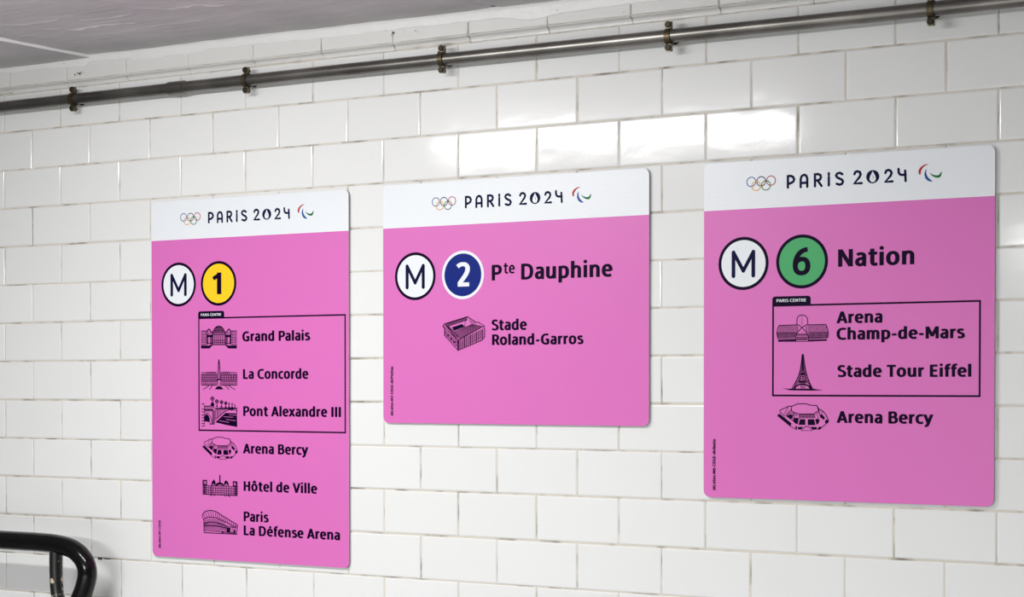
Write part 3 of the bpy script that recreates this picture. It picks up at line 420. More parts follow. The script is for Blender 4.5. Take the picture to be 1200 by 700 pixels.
'townhall':('s1',{'strokes': [(1.36,[(123.6,538.6),(123.5,555.3)]),(1.35,[(127.9,538.6),(127.8,555.3)]),(1.35,[(132.2,538.6),(132.2,555.3)]),(1.35,[(136.5,538.6),(136.4,555.3)]),(1.35,[(140.8,538.6),(140.7,555.3)]),(1.35,[(145.1,536.8),(145.0,555.3)]),(1.35,[(149.4,536.8),(149.3,555.3)]),(1.35,[(153.6,536.8),(153.6,555.3)]),(1.34,[(157.9,536.8),(157.8,555.3)]),(1.34,[(162.2,536.9),(162.1,555.3)]),(1.34,[(166.4,536.9),(166.4,555.3)]),(1.34,[(170.7,536.9),(170.6,555.3)]),(1.34,[(174.9,536.9),(174.9,555.3)]),(1.34,[(179.2,536.9),(179.1,555.3)]),(1.34,[(183.4,536.9),(183.3,555.3)]),(1.33,[(187.6,538.8),(187.6,555.3)]),(1.33,[(191.8,538.8),(191.8,555.3)]),(1.33,[(196.1,538.8),(196.0,555.3)]),(1.33,[(200.3,538.8),(200.2,555.3)]),(1.33,[(204.5,538.8),(204.4,555.3)]),(0.94,[(123.0,538.8),(204.7,539.1)]),(0.94,[(123.0,543.0),(204.7,543.3)]),(0.94,[(123.0,547.6),(204.7,547.9)]),(0.94,[(123.0,551.5),(204.7,551.7)]),(0.94,[(123.0,555.2),(204.6,555.3)]),(1.46,[(123.0,555.6),(204.6,555.8)]),(2.29,[(123.8,538.1),(123.9,529.8),(132.0,529.6),(132.0,537.4),(123.8,538.1)]),(1.87,[(126.5,535.7),(126.5,532.1)]),(2.25,[(195.3,537.9),(195.3,530.3),(203.6,530.4),(203.6,538.5),(195.3,537.9)]),(1.84,[(200.7,536.4),(200.7,531.8)]),(0.94,[(123.6,539.0),(123.5,555.6)]),(0.92,[(198.4,539.6),(198.4,555.5)]),(0.94,[(125.2,539.0),(125.2,555.6)]),(0.92,[(199.9,539.6),(199.9,555.5)]),(0.94,[(126.9,539.0),(126.8,555.5)]),(0.92,[(201.4,539.5),(201.4,555.4)]),(0.94,[(128.5,538.9),(128.4,555.5)]),(0.92,[(202.9,539.5),(202.8,555.4)]),(0.94,[(130.1,538.9),(130.1,555.4)]),(0.92,[(204.4,539.4),(204.3,555.3)]),(1.35,[(143.9,537.1),(143.9,555.4)]),(1.34,[(183.6,536.8),(183.6,555.1)]),(1.35,[(147.3,554.9),(140.4,558.5)]),(1.35,[(153.1,555.0),(149.1,558.2)]),(1.34,[(176.7,555.3),(176.7,558.8)]),(1.34,[(181.3,555.3),(187.5,558.8)])],'fills': [[(162.1,518.3),(164.9,518.2),(165.5,533.3),(162.4,533.3)],[(143.4,536.6),(144.8,531.7),(149.4,527.0),(152.9,530.4),(154.0,537.3),(150.3,537.4),(148.6,534.2),(146.8,537.0)],[(173.5,536.7),(174.3,530.9),(177.9,527.4),(182.7,531.2),(185.0,536.4),(181.3,536.9),(178.5,533.3),(176.8,537.0)],[(153.7,538.6),(155.5,534.0),(163.0,531.8),(172.2,534.4),(173.5,539.0),(169.3,537.7),(165.9,536.3),(161.2,536.4),(157.2,539.0)]],'over': []}),
'shell':('s1',{'strokes': [(1.46,[(121.6,597.3),(123.4,592.4),(129.2,587.4),(140.9,585.5),(151.3,586.4),(158.2,588.9),(167.4,593.5),(205.0,610.5),(202.7,627.9),(127.4,628.2),(125.6,625.5),(125.1,603.4),(121.6,597.3)]),(1.46,[(125.1,602.7),(133.9,599.2),(143.1,598.1),(154.7,599.5),(167.3,602.9),(181.1,607.8),(192.5,612.8),(204.5,613.5)]),(1.15,[(123.8,592.1),(129.0,601.1)]),(1.15,[(128.2,588.3),(134.0,599.2)]),(1.14,[(134.0,586.7),(139.4,598.6)]),(1.14,[(140.0,585.7),(144.6,598.3)]),(1.14,[(145.9,585.9),(149.7,598.9)]),(1.14,[(151.8,586.5),(154.8,599.5)]),(1.14,[(157.0,588.4),(159.5,600.8)]),(1.14,[(161.9,590.8),(164.2,602.0)]),(1.14,[(166.7,593.2),(168.9,603.4)]),(1.13,[(171.5,595.4),(173.3,605.0)]),(1.13,[(176.4,597.6),(177.7,606.6)]),(1.13,[(181.2,599.8),(182.1,608.2)]),(1.13,[(186.1,601.9),(186.3,610.1)]),(1.13,[(190.8,604.1),(190.4,611.9)]),(1.13,[(195.6,606.2),(194.9,613.0)]),(1.13,[(200.3,608.4),(199.7,613.2)]),(1.35,[(126.3,610.7),(140.8,607.4),(154.7,607.9),(176.5,612.4),(185.6,614.6),(202.7,615.7)]),(1.35,[(126.2,615.8),(140.8,614.3),(160.4,614.9),(181.1,617.7)]),(1.15,[(125.6,622.7),(148.8,622.9),(171.9,624.3),(201.6,626.1)]),(0.63,[(126.2,625.5),(148.8,625.2),(171.9,625.8),(201.6,627.4)]),(0.52,[(126.3,604.7),(140.8,601.2),(154.7,601.9),(176.5,606.2)]),(0.52,[(126.2,617.4),(140.8,616.0),(160.4,616.5),(179.7,619.1)]),(0.52,[(126.2,611.8),(140.8,608.9),(160.4,610.1),(181.1,613.6)]),(0.52,[(126.3,606.3),(140.8,602.7),(154.7,603.5),(176.5,607.9)]),(0.52,[(126.2,618.6),(140.7,617.4),(160.4,618.1),(179.7,620.0)]),(0.52,[(126.2,612.8),(140.8,610.3),(160.4,611.3),(181.1,614.5)]),(0.52,[(126.3,607.9),(140.8,604.3),(154.7,605.0),(176.5,609.6)]),(0.52,[(126.2,619.9),(140.7,618.8),(160.4,619.6),(179.7,621.0)]),(0.52,[(126.2,613.7),(140.8,611.7),(160.4,612.6),(181.1,615.4)]),(0.52,[(126.3,609.4),(140.8,605.8),(154.7,606.6),(176.5,611.4)]),(0.52,[(126.2,621.1),(140.7,620.2),(160.4,621.2),(179.7,621.9)]),(0.52,[(126.2,614.7),(140.8,613.1),(160.4,613.8),(181.1,616.4)]),(0.62,[(187.9,615.1),(187.3,624.7)]),(0.62,[(190.4,615.3),(189.8,625.0)]),(0.62,[(193.0,615.4),(192.4,625.2)]),(0.62,[(195.5,615.6),(194.9,625.5)]),(0.61,[(198.0,615.8),(197.4,625.7)]),(0.61,[(200.5,616.0),(199.9,626.0)])],'fills': [[(180.5,615.7),(187.7,616.5),(187.0,624.4),(179.3,624.7)],[(196.5,619.8),(200.2,620.2),(199.1,626.6),(195.3,626.4)],[(168.7,624.1),(172.8,624.2),(170.9,627.4),(167.5,627.0)]],'over': []}),
'stadium':('s2',{'strokes': [(1.31,[(122.7,249.2),(125.9,245.7),(172.2,234.1),(189.1,244.2),(194.1,244.2),(205.1,250.6),(152.8,274.5),(122.7,249.2)]),(0.94,[(146.5,259.5),(182.8,247.0)]),(0.94,[(147.4,261.0),(185.4,247.5)]),(0.94,[(148.4,262.6),(188.0,248.0)]),(0.94,[(149.3,264.2),(190.6,248.5)]),(0.94,[(150.3,265.8),(193.2,249.0)]),(0.94,[(151.2,267.4),(195.7,249.6)]),(0.94,[(152.2,269.0),(198.3,250.1)]),(0.94,[(153.1,270.5),(200.9,250.6)]),(0.94,[(154.1,272.1),(203.4,251.1)]),(0.95,[(127.8,246.8),(170.3,235.5)]),(0.95,[(130.3,247.6),(170.7,237.0)]),(0.95,[(132.9,248.5),(171.1,238.5)]),(0.95,[(135.4,249.3),(171.5,239.9)]),(1.07,[(125.9,246.8),(151.3,272.6)]),(1.07,[(128.4,247.5),(152.3,271.1)]),(1.07,[(131.0,248.2),(153.3,269.6)]),(1.07,[(133.5,248.9),(154.3,268.1)]),(0.82,[(172.2,234.1),(167.7,242.4),(166.5,251.4)]),(0.82,[(175.3,237.6),(179.7,248.0)]),(0.82,[(178.8,239.8),(182.5,247.5)]),(0.82,[(182.3,242.1),(185.2,247.0)]),(0.82,[(185.8,244.3),(188.0,246.5)]),(1.31,[(122.7,249.6),(126.1,253.7),(126.1,265.4),(152.8,292.0),(152.8,274.5)]),(0.95,[(127.8,255.5),(127.8,267.1)]),(0.95,[(131.1,258.2),(131.1,270.4)]),(0.95,[(134.5,260.9),(134.5,273.7)]),(0.95,[(137.8,263.5),(137.8,277.0)]),(0.95,[(141.2,266.2),(141.1,280.3)]),(0.95,[(144.5,268.8),(144.5,283.6)]),(0.94,[(147.8,271.4),(147.8,286.8)]),(0.94,[(151.1,274.1),(151.1,290.1)]),(0.83,[(126.1,257.2),(152.8,279.8)]),(0.83,[(126.1,260.7),(152.8,285.0)]),(1.3,[(152.8,292.0),(200.3,275.1),(205.9,269.6),(206.3,257.7),(204.7,250.9)]),(0.83,[(152.8,278.0),(205.1,255.7)]),(0.83,[(152.8,281.2),(205.1,259.0)]),(0.83,[(152.8,284.1),(205.1,262.1)]),(0.83,[(152.8,287.1),(205.1,265.3)]),(0.83,[(152.8,289.9),(205.1,268.2)]),(1.65,[(154.8,273.5),(154.7,291.1)]),(1.06,[(158.7,272.0),(158.6,289.7)]),(1.06,[(162.5,270.5),(162.5,288.3)]),(1.65,[(166.4,269.0),(166.4,286.9)]),(1.06,[(170.3,267.5),(170.3,285.5)]),(1.06,[(174.2,266.0),(174.2,284.1)]),(1.64,[(178.0,264.6),(178.0,282.8)]),(1.05,[(181.9,263.1),(181.9,281.4)]),(1.05,[(185.8,261.6),(185.8,280.0)]),(1.64,[(189.6,260.1),(189.6,278.6)]),(1.05,[(193.5,258.6),(193.5,277.3)]),(1.05,[(197.3,257.1),(197.3,275.9)]),(1.63,[(201.2,255.6),(201.1,274.5)])],'fills': [[(141.1,251.7),(161.4,246.4),(166.7,251.4),(145.0,258.0)],[(134.8,266.3),(134.4,267.3),(133.4,267.9),(132.2,267.9),(131.1,267.2),(130.8,266.2),(131.1,265.2),(132.2,264.6),(133.4,264.6),(134.4,265.2)],[(141.5,272.2),(141.1,273.3),(140.1,273.9),(138.8,273.9),(137.8,273.2),(137.4,272.2),(137.8,271.2),(138.9,270.5),(140.1,270.6),(141.1,271.2)],[(147.4,277.5),(147.0,278.5),(146.0,279.1),(144.7,279.1),(143.7,278.5),(143.3,277.4),(143.7,276.4),(144.7,275.8),(146.0,275.8),(147.0,276.5)]],'over': []}),
'hall':('s3',{'strokes': [(1.04,[(154.8,258.2),(125.8,258.6),(123.2,263.3),(121.8,270.9),(123.7,279.1),(152.6,280.3)]),(1.04,[(172.0,258.5),(200.8,258.4),(203.9,265.4),(204.8,273.0),(203.9,278.8),(173.8,279.7)]),(0.52,[(126.3,258.9),(123.9,269.9)]),(0.79,[(123.4,270.1),(123.9,277.9)]),(0.52,[(172.8,258.5),(173.3,270.6)]),(0.78,[(173.8,270.8),(174.0,278.4)]),(0.52,[(127.7,258.9),(125.5,269.9)]),(0.79,[(124.9,270.1),(125.4,278.0)]),(0.52,[(174.3,258.5),(174.9,270.7)]),(0.78,[(175.3,270.8),(175.5,278.5)]),(0.52,[(129.2,258.8),(127.0,270.0)]),(0.79,[(126.5,270.1),(127.0,278.0)]),(0.52,[(175.8,258.6),(176.5,270.7)]),(0.78,[(176.9,270.9),(177.1,278.5)]),(0.52,[(130.6,258.8),(128.6,270.0)]),(0.79,[(128.1,270.2),(128.5,278.0)]),(0.52,[(177.3,258.6),(178.1,270.7)]),(0.78,[(178.5,270.9),(178.6,278.5)]),(0.52,[(132.0,258.8),(130.1,270.0)]),(0.79,[(129.7,270.2),(130.0,278.0)]),(0.52,[(178.8,258.6),(179.7,270.7)]),(0.77,[(180.0,270.9),(180.2,278.5)]),(0.52,[(133.5,258.8),(131.7,270.0)]),(0.79,[(131.2,270.2),(131.6,278.0)]),(0.52,[(180.2,258.6),(181.3,270.8)]),(0.77,[(181.6,270.9),(181.7,278.5)]),(0.52,[(134.9,258.8),(133.2,270.1)]),(0.79,[(132.8,270.2),(133.1,278.1)]),(0.52,[(181.7,258.6),(182.9,270.8)]),(0.77,[(183.2,271.0),(183.2,278.6)]),(0.52,[(136.3,258.8),(134.8,270.1)]),(0.78,[(134.4,270.2),(134.6,278.1)]),(0.52,[(183.2,258.6),(184.5,270.8)]),(0.77,[(184.8,271.0),(184.8,278.6)]),(0.52,[(137.8,258.8),(136.3,270.1)]),(0.78,[(136.0,270.3),(136.1,278.1)]),(0.52,[(184.7,258.6),(186.1,270.8)]),(0.77,[(186.3,271.0),(186.3,278.6)]),(0.52,[(139.2,258.8),(137.9,270.1)]),(0.78,[(137.5,270.3),(137.7,278.1)]),(0.52,[(186.1,258.6),(187.7,270.9)]),(0.77,[(187.9,271.0),(187.9,278.6)]),(0.52,[(140.6,258.7),(139.4,270.1)]),(0.78,[(139.1,270.3),(139.2,278.1)]),(0.52,[(187.6,258.6),(189.2,270.9)]),(0.77,[(189.4,271.1),(189.4,278.6)]),(0.52,[(142.0,258.7),(141.0,270.2)]),(0.78,[(140.7,270.3),(140.7,278.2)]),(0.52,[(189.1,258.6),(190.8,270.9)]),(0.77,[(191.0,271.1),(191.0,278.7)]),(0.52,[(143.5,258.7),(142.5,270.2)]),(0.78,[(142.2,270.4),(142.2,278.2)]),(0.51,[(190.6,258.6),(192.4,270.9)]),(0.77,[(192.6,271.1),(192.5,278.7)]),(0.52,[(144.9,258.7),(144.0,270.2)]),(0.78,[(143.8,270.4),(143.8,278.2)]),(0.51,[(192.0,258.6),(194.0,271.0)]),(0.77,[(194.1,271.1),(194.0,278.7)]),(0.52,[(146.3,258.7),(145.6,270.2)]),(0.78,[(145.4,270.4),(145.3,278.2)]),(0.51,[(193.5,258.6),(195.6,271.0)]),(0.77,[(195.7,271.1),(195.6,278.7)]),(0.52,[(147.7,258.7),(147.1,270.3)]),(0.78,[(146.9,270.4),(146.8,278.2)]),(0.51,[(195.0,258.6),(197.2,271.0)]),(0.77,[(197.3,271.2),(197.1,278.7)]),(0.52,[(149.2,258.7),(148.7,270.3)]),(0.78,[(148.5,270.5),(148.3,278.3)]),(0.51,[(196.4,258.6),(198.7,271.0)]),(0.77,[(198.8,271.2),(198.6,278.8)]),(0.52,[(150.6,258.7),(150.2,270.3)]),(0.78,[(150.1,270.5),(149.8,278.3)]),(0.51,[(197.9,258.6),(200.3,271.0)]),(0.77,[(200.4,271.2),(200.2,278.8)]),(0.52,[(152.0,258.7),(151.8,270.3)]),(0.78,[(151.6,270.5),(151.4,278.3)]),(0.51,[(199.4,258.6),(201.9,271.1)]),(0.77,[(201.9,271.2),(201.7,278.8)]),(0.52,[(153.4,258.6),(153.3,270.4)]),(0.78,[(153.2,270.5),(152.9,278.3)]),(0.51,[(200.8,258.6),(203.5,271.1)]),(0.77,[(203.5,271.3),(203.2,278.8)]),(0.96,[(122.5,270.1),(153.5,270.4)]),(0.95,[(172.9,270.6),(204.5,270.8)]),(0.61,[(122.7,272.6),(153.0,273.1)]),(0.6,[(173.3,273.4),(204.2,273.4)]),(0.61,[(122.7,275.2),(153.0,275.6)]),(0.6,[(173.3,275.9),(204.2,275.9)]),(0.61,[(122.8,277.8),(153.0,278.2)]),(0.6,[(173.3,278.4),(204.2,278.4)]),(1.13,[(154.3,258.0),(154.9,248.1),(156.5,245.3),(159.1,243.6),(162.7,243.2),(166.6,243.8),(169.5,245.5),(171.2,248.4),(172.0,258.3)]),(1.21,[(154.3,257.6),(158.7,259.4),(162.7,262.6),(156.1,269.3),(153.5,273.1),(152.8,283.7)]),(1.21,[(172.0,257.9),(167.6,259.6),(162.7,262.6),(169.4,269.5),(172.2,273.3),(173.6,283.9)]),(0.78,[(154.4,272.2),(171.6,272.5)]),(0.69,[(154.2,273.5),(171.8,273.8)]),(0.69,[(154.2,274.8),(171.8,275.0)]),(0.69,[(154.2,276.9),(171.8,277.1)]),(0.69,[(154.2,278.3),(171.8,278.6)]),(0.69,[(154.2,279.9),(171.9,280.1)]),(0.87,[(153.1,281.7),(173.4,282.0)]),(0.87,[(153.1,283.9),(173.4,284.2)]),(0.52,[(155.3,276.9),(155.3,281.6)]),(0.52,[(157.0,276.9),(157.0,281.6)]),(0.52,[(158.8,277.0),(158.8,281.6)]),(0.52,[(160.6,277.0),(160.6,281.7)]),(0.52,[(162.3,277.0),(162.3,281.7)]),(0.52,[(164.1,277.0),(164.1,281.7)]),(0.52,[(165.9,277.1),(165.9,281.7)]),(0.52,[(167.6,277.1),(167.6,281.7)]),(0.52,[(169.4,277.1),(169.4,281.8)]),(0.52,[(171.1,277.1),(171.2,281.8)]),(0.61,[(156.1,268.0),(156.1,260.0)]),(0.6,[(169.4,268.2),(169.3,260.2)]),(0.61,[(154.8,270.5),(154.8,259.9)]),(0.6,[(170.9,270.8),(170.9,260.2)])],'fills': [[(123.9,280.8),(153.5,281.1),(153.5,284.3),(124.1,284.1)],[(172.9,281.4),(202.6,280.9),(202.7,283.6),(173.4,284.4)],[(163.5,246.1),(163.1,246.8),(162.3,246.7),(161.9,246.1),(162.3,245.4),(163.1,245.4)],[(163.5,249.5),(163.1,250.1),(162.3,250.1),(161.9,249.5),(162.3,248.8),(163.1,248.8)],[(163.5,252.2),(163.1,252.9),(162.3,252.8),(161.9,252.2),(162.3,251.5),(163.1,251.5)],[(163.5,255.0),(163.1,255.7),(162.3,255.6),(161.9,255.0),(162.3,254.3),(163.1,254.3)],[(163.5,257.6),(163.1,258.3),(162.3,258.3),(161.9,257.6),(162.3,256.9),(163.1,257.0)],[(163.5,269.4),(163.1,270.1),(162.4,270.0),(162.0,269.4),(162.3,268.7),(163.1,268.7)]],'over': []}),
'tower':('s3',{'strokes': [(1.37,[(163.1,304.0),(162.2,314.9),(160.1,328.3),(157.4,337.7),(152.6,347.0),(146.6,357.6)]),(1.37,[(165.0,304.0),(166.5,314.9),(168.7,328.4),(171.5,338.7),(174.7,347.0),(180.1,357.6)]),(0.74,[(163.1,304.0),(165.4,307.0)]),(0.74,[(165.0,304.0),(162.8,307.1)]),(0.74,[(162.8,307.1),(165.9,310.1)]),(0.74,[(165.4,307.0),(162.6,310.2)]),(0.74,[(162.6,310.2),(166.3,313.1)]),(0.74,[(165.9,310.1),(162.4,313.2)]),(0.74,[(162.4,313.2),(166.7,316.1)]),(0.74,[(166.3,313.1),(162.0,316.3)]),(0.74,[(162.0,316.3),(167.2,319.1)]),(0.74,[(166.7,316.1),(161.5,319.4)]),(0.74,[(161.5,319.4),(167.7,322.2)]),(0.74,[(167.2,319.1),(161.0,322.4)]),(0.74,[(161.0,322.4),(168.2,325.2)]),(0.74,[(167.7,322.2),(160.6,325.5)]),(0.74,[(160.6,325.5),(168.7,328.2)]),(0.74,[(168.2,325.2),(160.0,328.6)]),(0.74,[(160.0,328.6),(169.5,331.2)]),(0.74,[(168.7,328.2),(159.2,331.5)]),(0.74,[(159.2,331.5),(170.3,334.1)]),(0.74,[(169.5,331.2),(158.3,334.5)]),(0.74,[(158.3,334.5),(171.0,337.1)]),(0.74,[(170.3,334.1),(157.5,337.5)]),(0.74,[(157.5,337.5),(172.0,340.0)]),(0.74,[(171.0,337.1),(156.1,340.3)]),(0.74,[(156.1,340.3),(173.1,342.9)]),(0.74,[(172.0,340.0),(154.6,343.1)]),(0.74,[(154.6,343.1),(174.2,345.7)]),(0.74,[(173.1,342.9),(153.2,345.8)]),(0.74,[(153.2,345.8),(175.5,348.5)]),(0.74,[(174.2,345.7),(151.7,348.6)]),(1.06,[(163.8,309.7),(162.8,328.3),(160.7,337.7),(157.5,347.0)]),(1.06,[(164.4,309.7),(165.7,328.4),(168.2,337.7),(170.9,347.0)]),(1.06,[(164.2,309.7),(164.5,346.0)]),(1.38,[(152.8,346.0),(175.2,346.0)]),(0.85,[(151.5,348.2),(176.3,348.3)]),(1.38,[(157.7,334.3),(170.0,334.4)]),(2.12,[(150.7,357.6),(152.8,353.8),(157.5,350.9),(163.9,350.1),(170.4,351.2),(174.4,354.0),(176.9,357.6)]),(1.49,[(149.1,357.4),(155.0,348.0)]),(1.47,[(178.3,357.4),(173.1,348.0)]),(0.64,[(161.2,349.1),(161.3,356.9)]),(0.63,[(162.9,349.1),(162.9,356.9)]),(0.63,[(164.5,349.1),(164.5,356.9)]),(0.63,[(166.1,349.1),(166.1,356.9)]),(0.63,[(167.7,349.1),(167.7,356.8)])],'fills': [[(162.3,303.7),(165.8,303.7),(165.5,310.7),(162.7,310.7)],[(130.9,356.8),(147.2,357.2),(180.6,357.1),(196.9,359.4),(179.6,360.1),(145.0,359.7)]],'over': []}),
}

GAP, THICK = 0.0011, 0.0050
def make_sign(key, name, label, line_no, line_col, ring_col, digit_col):
    d = SIGNS[key]; W, H, hd = d['W'], d['H'], d['head']
    root = empty(name, ((d['x0'] + W / 2) / 1000, -(GAP + THICK), (d['z0'] - H) / 1000))
    tag(root, label, 'sign', 'pink direction signs on the tiled wall')
    sh = Sheet(W, H, root)
    # corrugated board: two skins and the upright-edge ribs of its core
    o = rrect(0, 0, W, H, (9, 11, 11, 11)); mb = MB()
    def P(p, y): return ((p[0] - W / 2) / 1000, y, (H - p[1]) / 1000)
    for y0, y1, mi in ((0, .0006, 0), (THICK - .0006, THICK, 1)):
        mb.face([P(p, y0) for p in o], mi); mb.face([P(p, y1) for p in o[::-1]], 1)
        for i in range(len(o)): q = o[(i + 1) % len(o)]; mb.face([P(o[i], y0), P(q, y0), P(q, y1), P(o[i], y1)], 1)
    brd = fix(mb.build('panel', [m_pink, m_core], root))
    cr = MB(); z = 12.0
    while z < H - 12:
        cr.box((-W / 2 + .3) / 1000, (W / 2 - .3) / 1000, .0006, THICK - .0006, (z - .8) / 1000, (z + .8) / 1000, 0); z += 5.0
    cr.box((-W / 2 + 1.2) / 1000, (W / 2 - 1.2) / 1000, .0007, THICK - .0007, .012, H / 1000 - .012, 1)  # dark fill between the ribs, painted shade of the hollow flutes
    cr.box((-W / 2 + 12) / 1000, (W / 2 - 12) / 1000, .0007, THICK - .0007, .0006, .0118, 1)
    cr.box((-W / 2 + 12) / 1000, (W / 2 - 12) / 1000, .0007, THICK - .0007, H / 1000 - .0118, H / 1000 - .0006, 1)
    cr.build('fluted_core', [m_core, m_fluteshade], root)
    sh.add('header_band', [([rrect(0, 0, W, hd, (9, 11, 0, 0))], m_white, 1)], label='white band across the top')
    # emblems and event lettering, placed from the reference sign
    a0, a1, zy = LOGO_AT[key]; b0, b1, _ = LOGO['span']; k = (a1 - a0) / (b1 - b0); zr = LOGO['zero'][1]
    def T(p): return (a0 + (p[0] - b0) * k, zy + (p[1] - zr) * k)
    cols = dict(blue=m_blue, ink=m_navy, red=m_red, yellow=m_gold, green=m_dgreen)
    grp = []
    for i, (c, x, y) in enumerate(LOGO['rings']):
        cx, cy = T((x, y)); grp.append((strip(disc(cx, cy, LOGO['ring_r'] * k * .95, 36) + [disc(cx, cy, LOGO['ring_r'] * k * .95, 36)[0]], 1.4), cols[c], 2 + .25 * i))
    sh.add('ring_emblem', grp, label='five interlocked coloured rings')
    grp = [([q for w, pl in LOGO['letters'] for q in strip([T(p) for p in pl], w * k * 1.45)] + [disc(*T(pl[i]), w * k * .72, 10) for w, pl in LOGO['letters'] for i in (0, -1)], m_navy, 2)]
    zx, zy2, r = LOGO['zero']; c0 = T((zx, zy2))
    grp += [([disc(c0[0], c0[1], r * k * 1.05, 32)], m_navy, 2.3), ([[T((zx + (p[0] - zx) * .72, zy2 + (p[1] - zy2) * .92 - .2)) for p in LOGO['flame']]], m_white, 2.7), ([q for w, pl in LOGO['face'][:1] for q in strip([T((zx + (p[0] - zx) * .7, zy2 + (p[1] - zy2) * .7)) for p in pl], w * k * .55)], m_navy, 3)]
    sh.add('event_lettering', grp)
    grp = []
    for c, pts in LOGO['swoosh']:
        w0 = max(p[2] for p in pts); q = [T(p[:2]) for p in pts]; tw = [p[2] / w0 for p in pts]
        fine, ft = [], []
        for i in range(len(q) - 1):
            for s in range(4):
                t = s / 4; a, b_, c_, d_ = q[max(0, i - 1)], q[i], q[i + 1], q[min(len(q) - 1, i + 2)]
                fine.append(tuple(.5 * (2 * b_[j] + (c_[j] - a[j]) * t + (2 * a[j] - 5 * b_[j] + 4 * c_[j] - d_[j]) * t * t + (3 * b_[j] - a[j] - 3 * c_[j] + d_[j]) * t ** 3) for j in (0, 1)))
                ft.append(tw[i] + (tw[i + 1] - tw[i]) * t)
        fine.append(q[-1]); ft.append(tw[-1])
        grp.append((strip(fine, w0 * k, taper=ft), cols[c], 2))
    sh.add('swoosh_emblem', grp, label='three curved strokes in red, blue and green')
    # round badges
    (x, y, r), (x2, y2, r2) = BADGES[key]
    r = r2 = 41.75
    o, i_ = disc(x, y, r, 64), disc(x, y, r - 5.0, 64)
    mod = sh.add('mode_badge', [([i_], m_white, 1), (frame(o, i_), m_ink, 1)], label='white disc with a dark ring')
    mp = [(x + a * r, y + c * r) for a, c in ((-.395, .465), (-.395, -.43), (0, .275), (.397, -.43), (.397, .465))]
    sh.add('letter', [(strip(mp[:2],   .15 * r) + strip(mp[1:3], .14 * r) + strip(mp[2:4], .14 * r) + strip(mp[3:], .15 * r) + [disc(*p, .075 * r, 16) for p in mp], m_navy, 2)], mod)
    o, i_ = disc(x2, y2, r2, 64), disc(x2, y2, r2 - 5.0, 64)
    lb = sh.add('line_badge', [([i_], line_col, 1), (frame(o, i_), ring_col, 1)], label={'1': 'yellow disc with a dark ring', '2': 'deep blue disc with a white ring', '6': 'green disc with a dark ring'}[line_no])
    dx0, dx1, dy0, dy1 = {'6': (-.355, .33, -.515, .50), '2': (-.31, .34, -.51, .47), '1': (-.35, .16, -.485, .485)}[line_no]
    sh.add('digit', [(text_polys(line_no, x2 + dx0 * r2, y2 + dy1 * r2, (dx1 - dx0) * r2, (dy1 - dy0) * r2, 21 if line_no != '1' else 22, 17), digit_col, 2)], lb)
    # lettering
    tab = None
    if key in BOXES:
        (xl, yt), (xr, _), (_, yb), _, (tx0, ty0), (tx1, _) = BOXES[key]
        w = 2.8
        fr = sh.add('outline_box', [(frame([(xl - w / 2, yt - w / 2), (xr + w / 2, yt - w / 2), (xr + w / 2, yb + w / 2), (xl - w / 2, yb + w / 2)], [(xl + w / 2, yt + w / 2), (xr - w / 2, yt + w / 2), (xr - w / 2, yb - w / 2), (xl + w / 2, yb - w / 2)]), m_ink, 1)])
        tab = sh.add('tab', [([rrect(xl - w / 2, ty0 + .5, tx1, yt + w / 2, (4.5, 4.5, 0, 0))], m_ink, 1.3)], fr)
    for k_, part, s, x, y, w, cap in TEXTS:
        if k_ != key: continue
        if part == 'tab_lettering': sh.add(part, [(text_polys(s, x, y, w, 4.7, 18, 15), m_white, 2.2)], fr); continue
        c = 18.0 if part == 'venue_lettering' else (26.5 if s != 'te' else 18.5)
        wt = (24, 18.5) if part == 'venue_lettering' else ((22, 17.5) if s != 'te' else (20, 16))
        sh.add(part, [(text_polys(s, x, y, w, c, *wt), m_ink, 2)])
    s, (p0, p1, p2) = CODES[key]
    sh.add('reference_text', [(text_polys(s, 20.4, p0[1], p0[1] - p1[1], 4.9, 29, 22, vertical=True), m_ink, 2)])
    for nm, (sg, art) in ART.items():
        for rep, ddx, ddy in ([(nm, 0, 0)] if nm != 'bowl3' else [('s3', 0, 0), ('s1', -.5, 66.9)]):
            if (sg if nm != 'bowl3' else rep) != key: continue
            mv = lambda pl: [(a + ddx, c + ddy) for a, c in pl]
            g_ = [([q for w, pl in art['strokes'] for q in strip(mv(pl), w * SW)] + [mv(p) for p in art['fills']], m_ink, 2)]
            if art['over']: g_.append(([q for w, pl in art['over'] for q in strip(mv(pl), w)], m_pink, 2.5))
            sh.add('venue_pictogram', g_)
    return root
SW = 1.1
make_sign('s1', 'direction_sign', 'tall pink sign with yellow badge 1 and six venues, leftmost of the three', '1', m_yellow, m_ink, m_ink)
make_sign('s2', 'direction_sign', 'shortest pink sign, in the middle, with blue badge 2 and one stadium drawing', '2', m_blueline, m_white, m_white)
make_sign('s3', 'direction_sign', 'pink sign with green badge 6 and the heading Nation, rightmost of the three', '6', m_green, m_ink, m_ink)
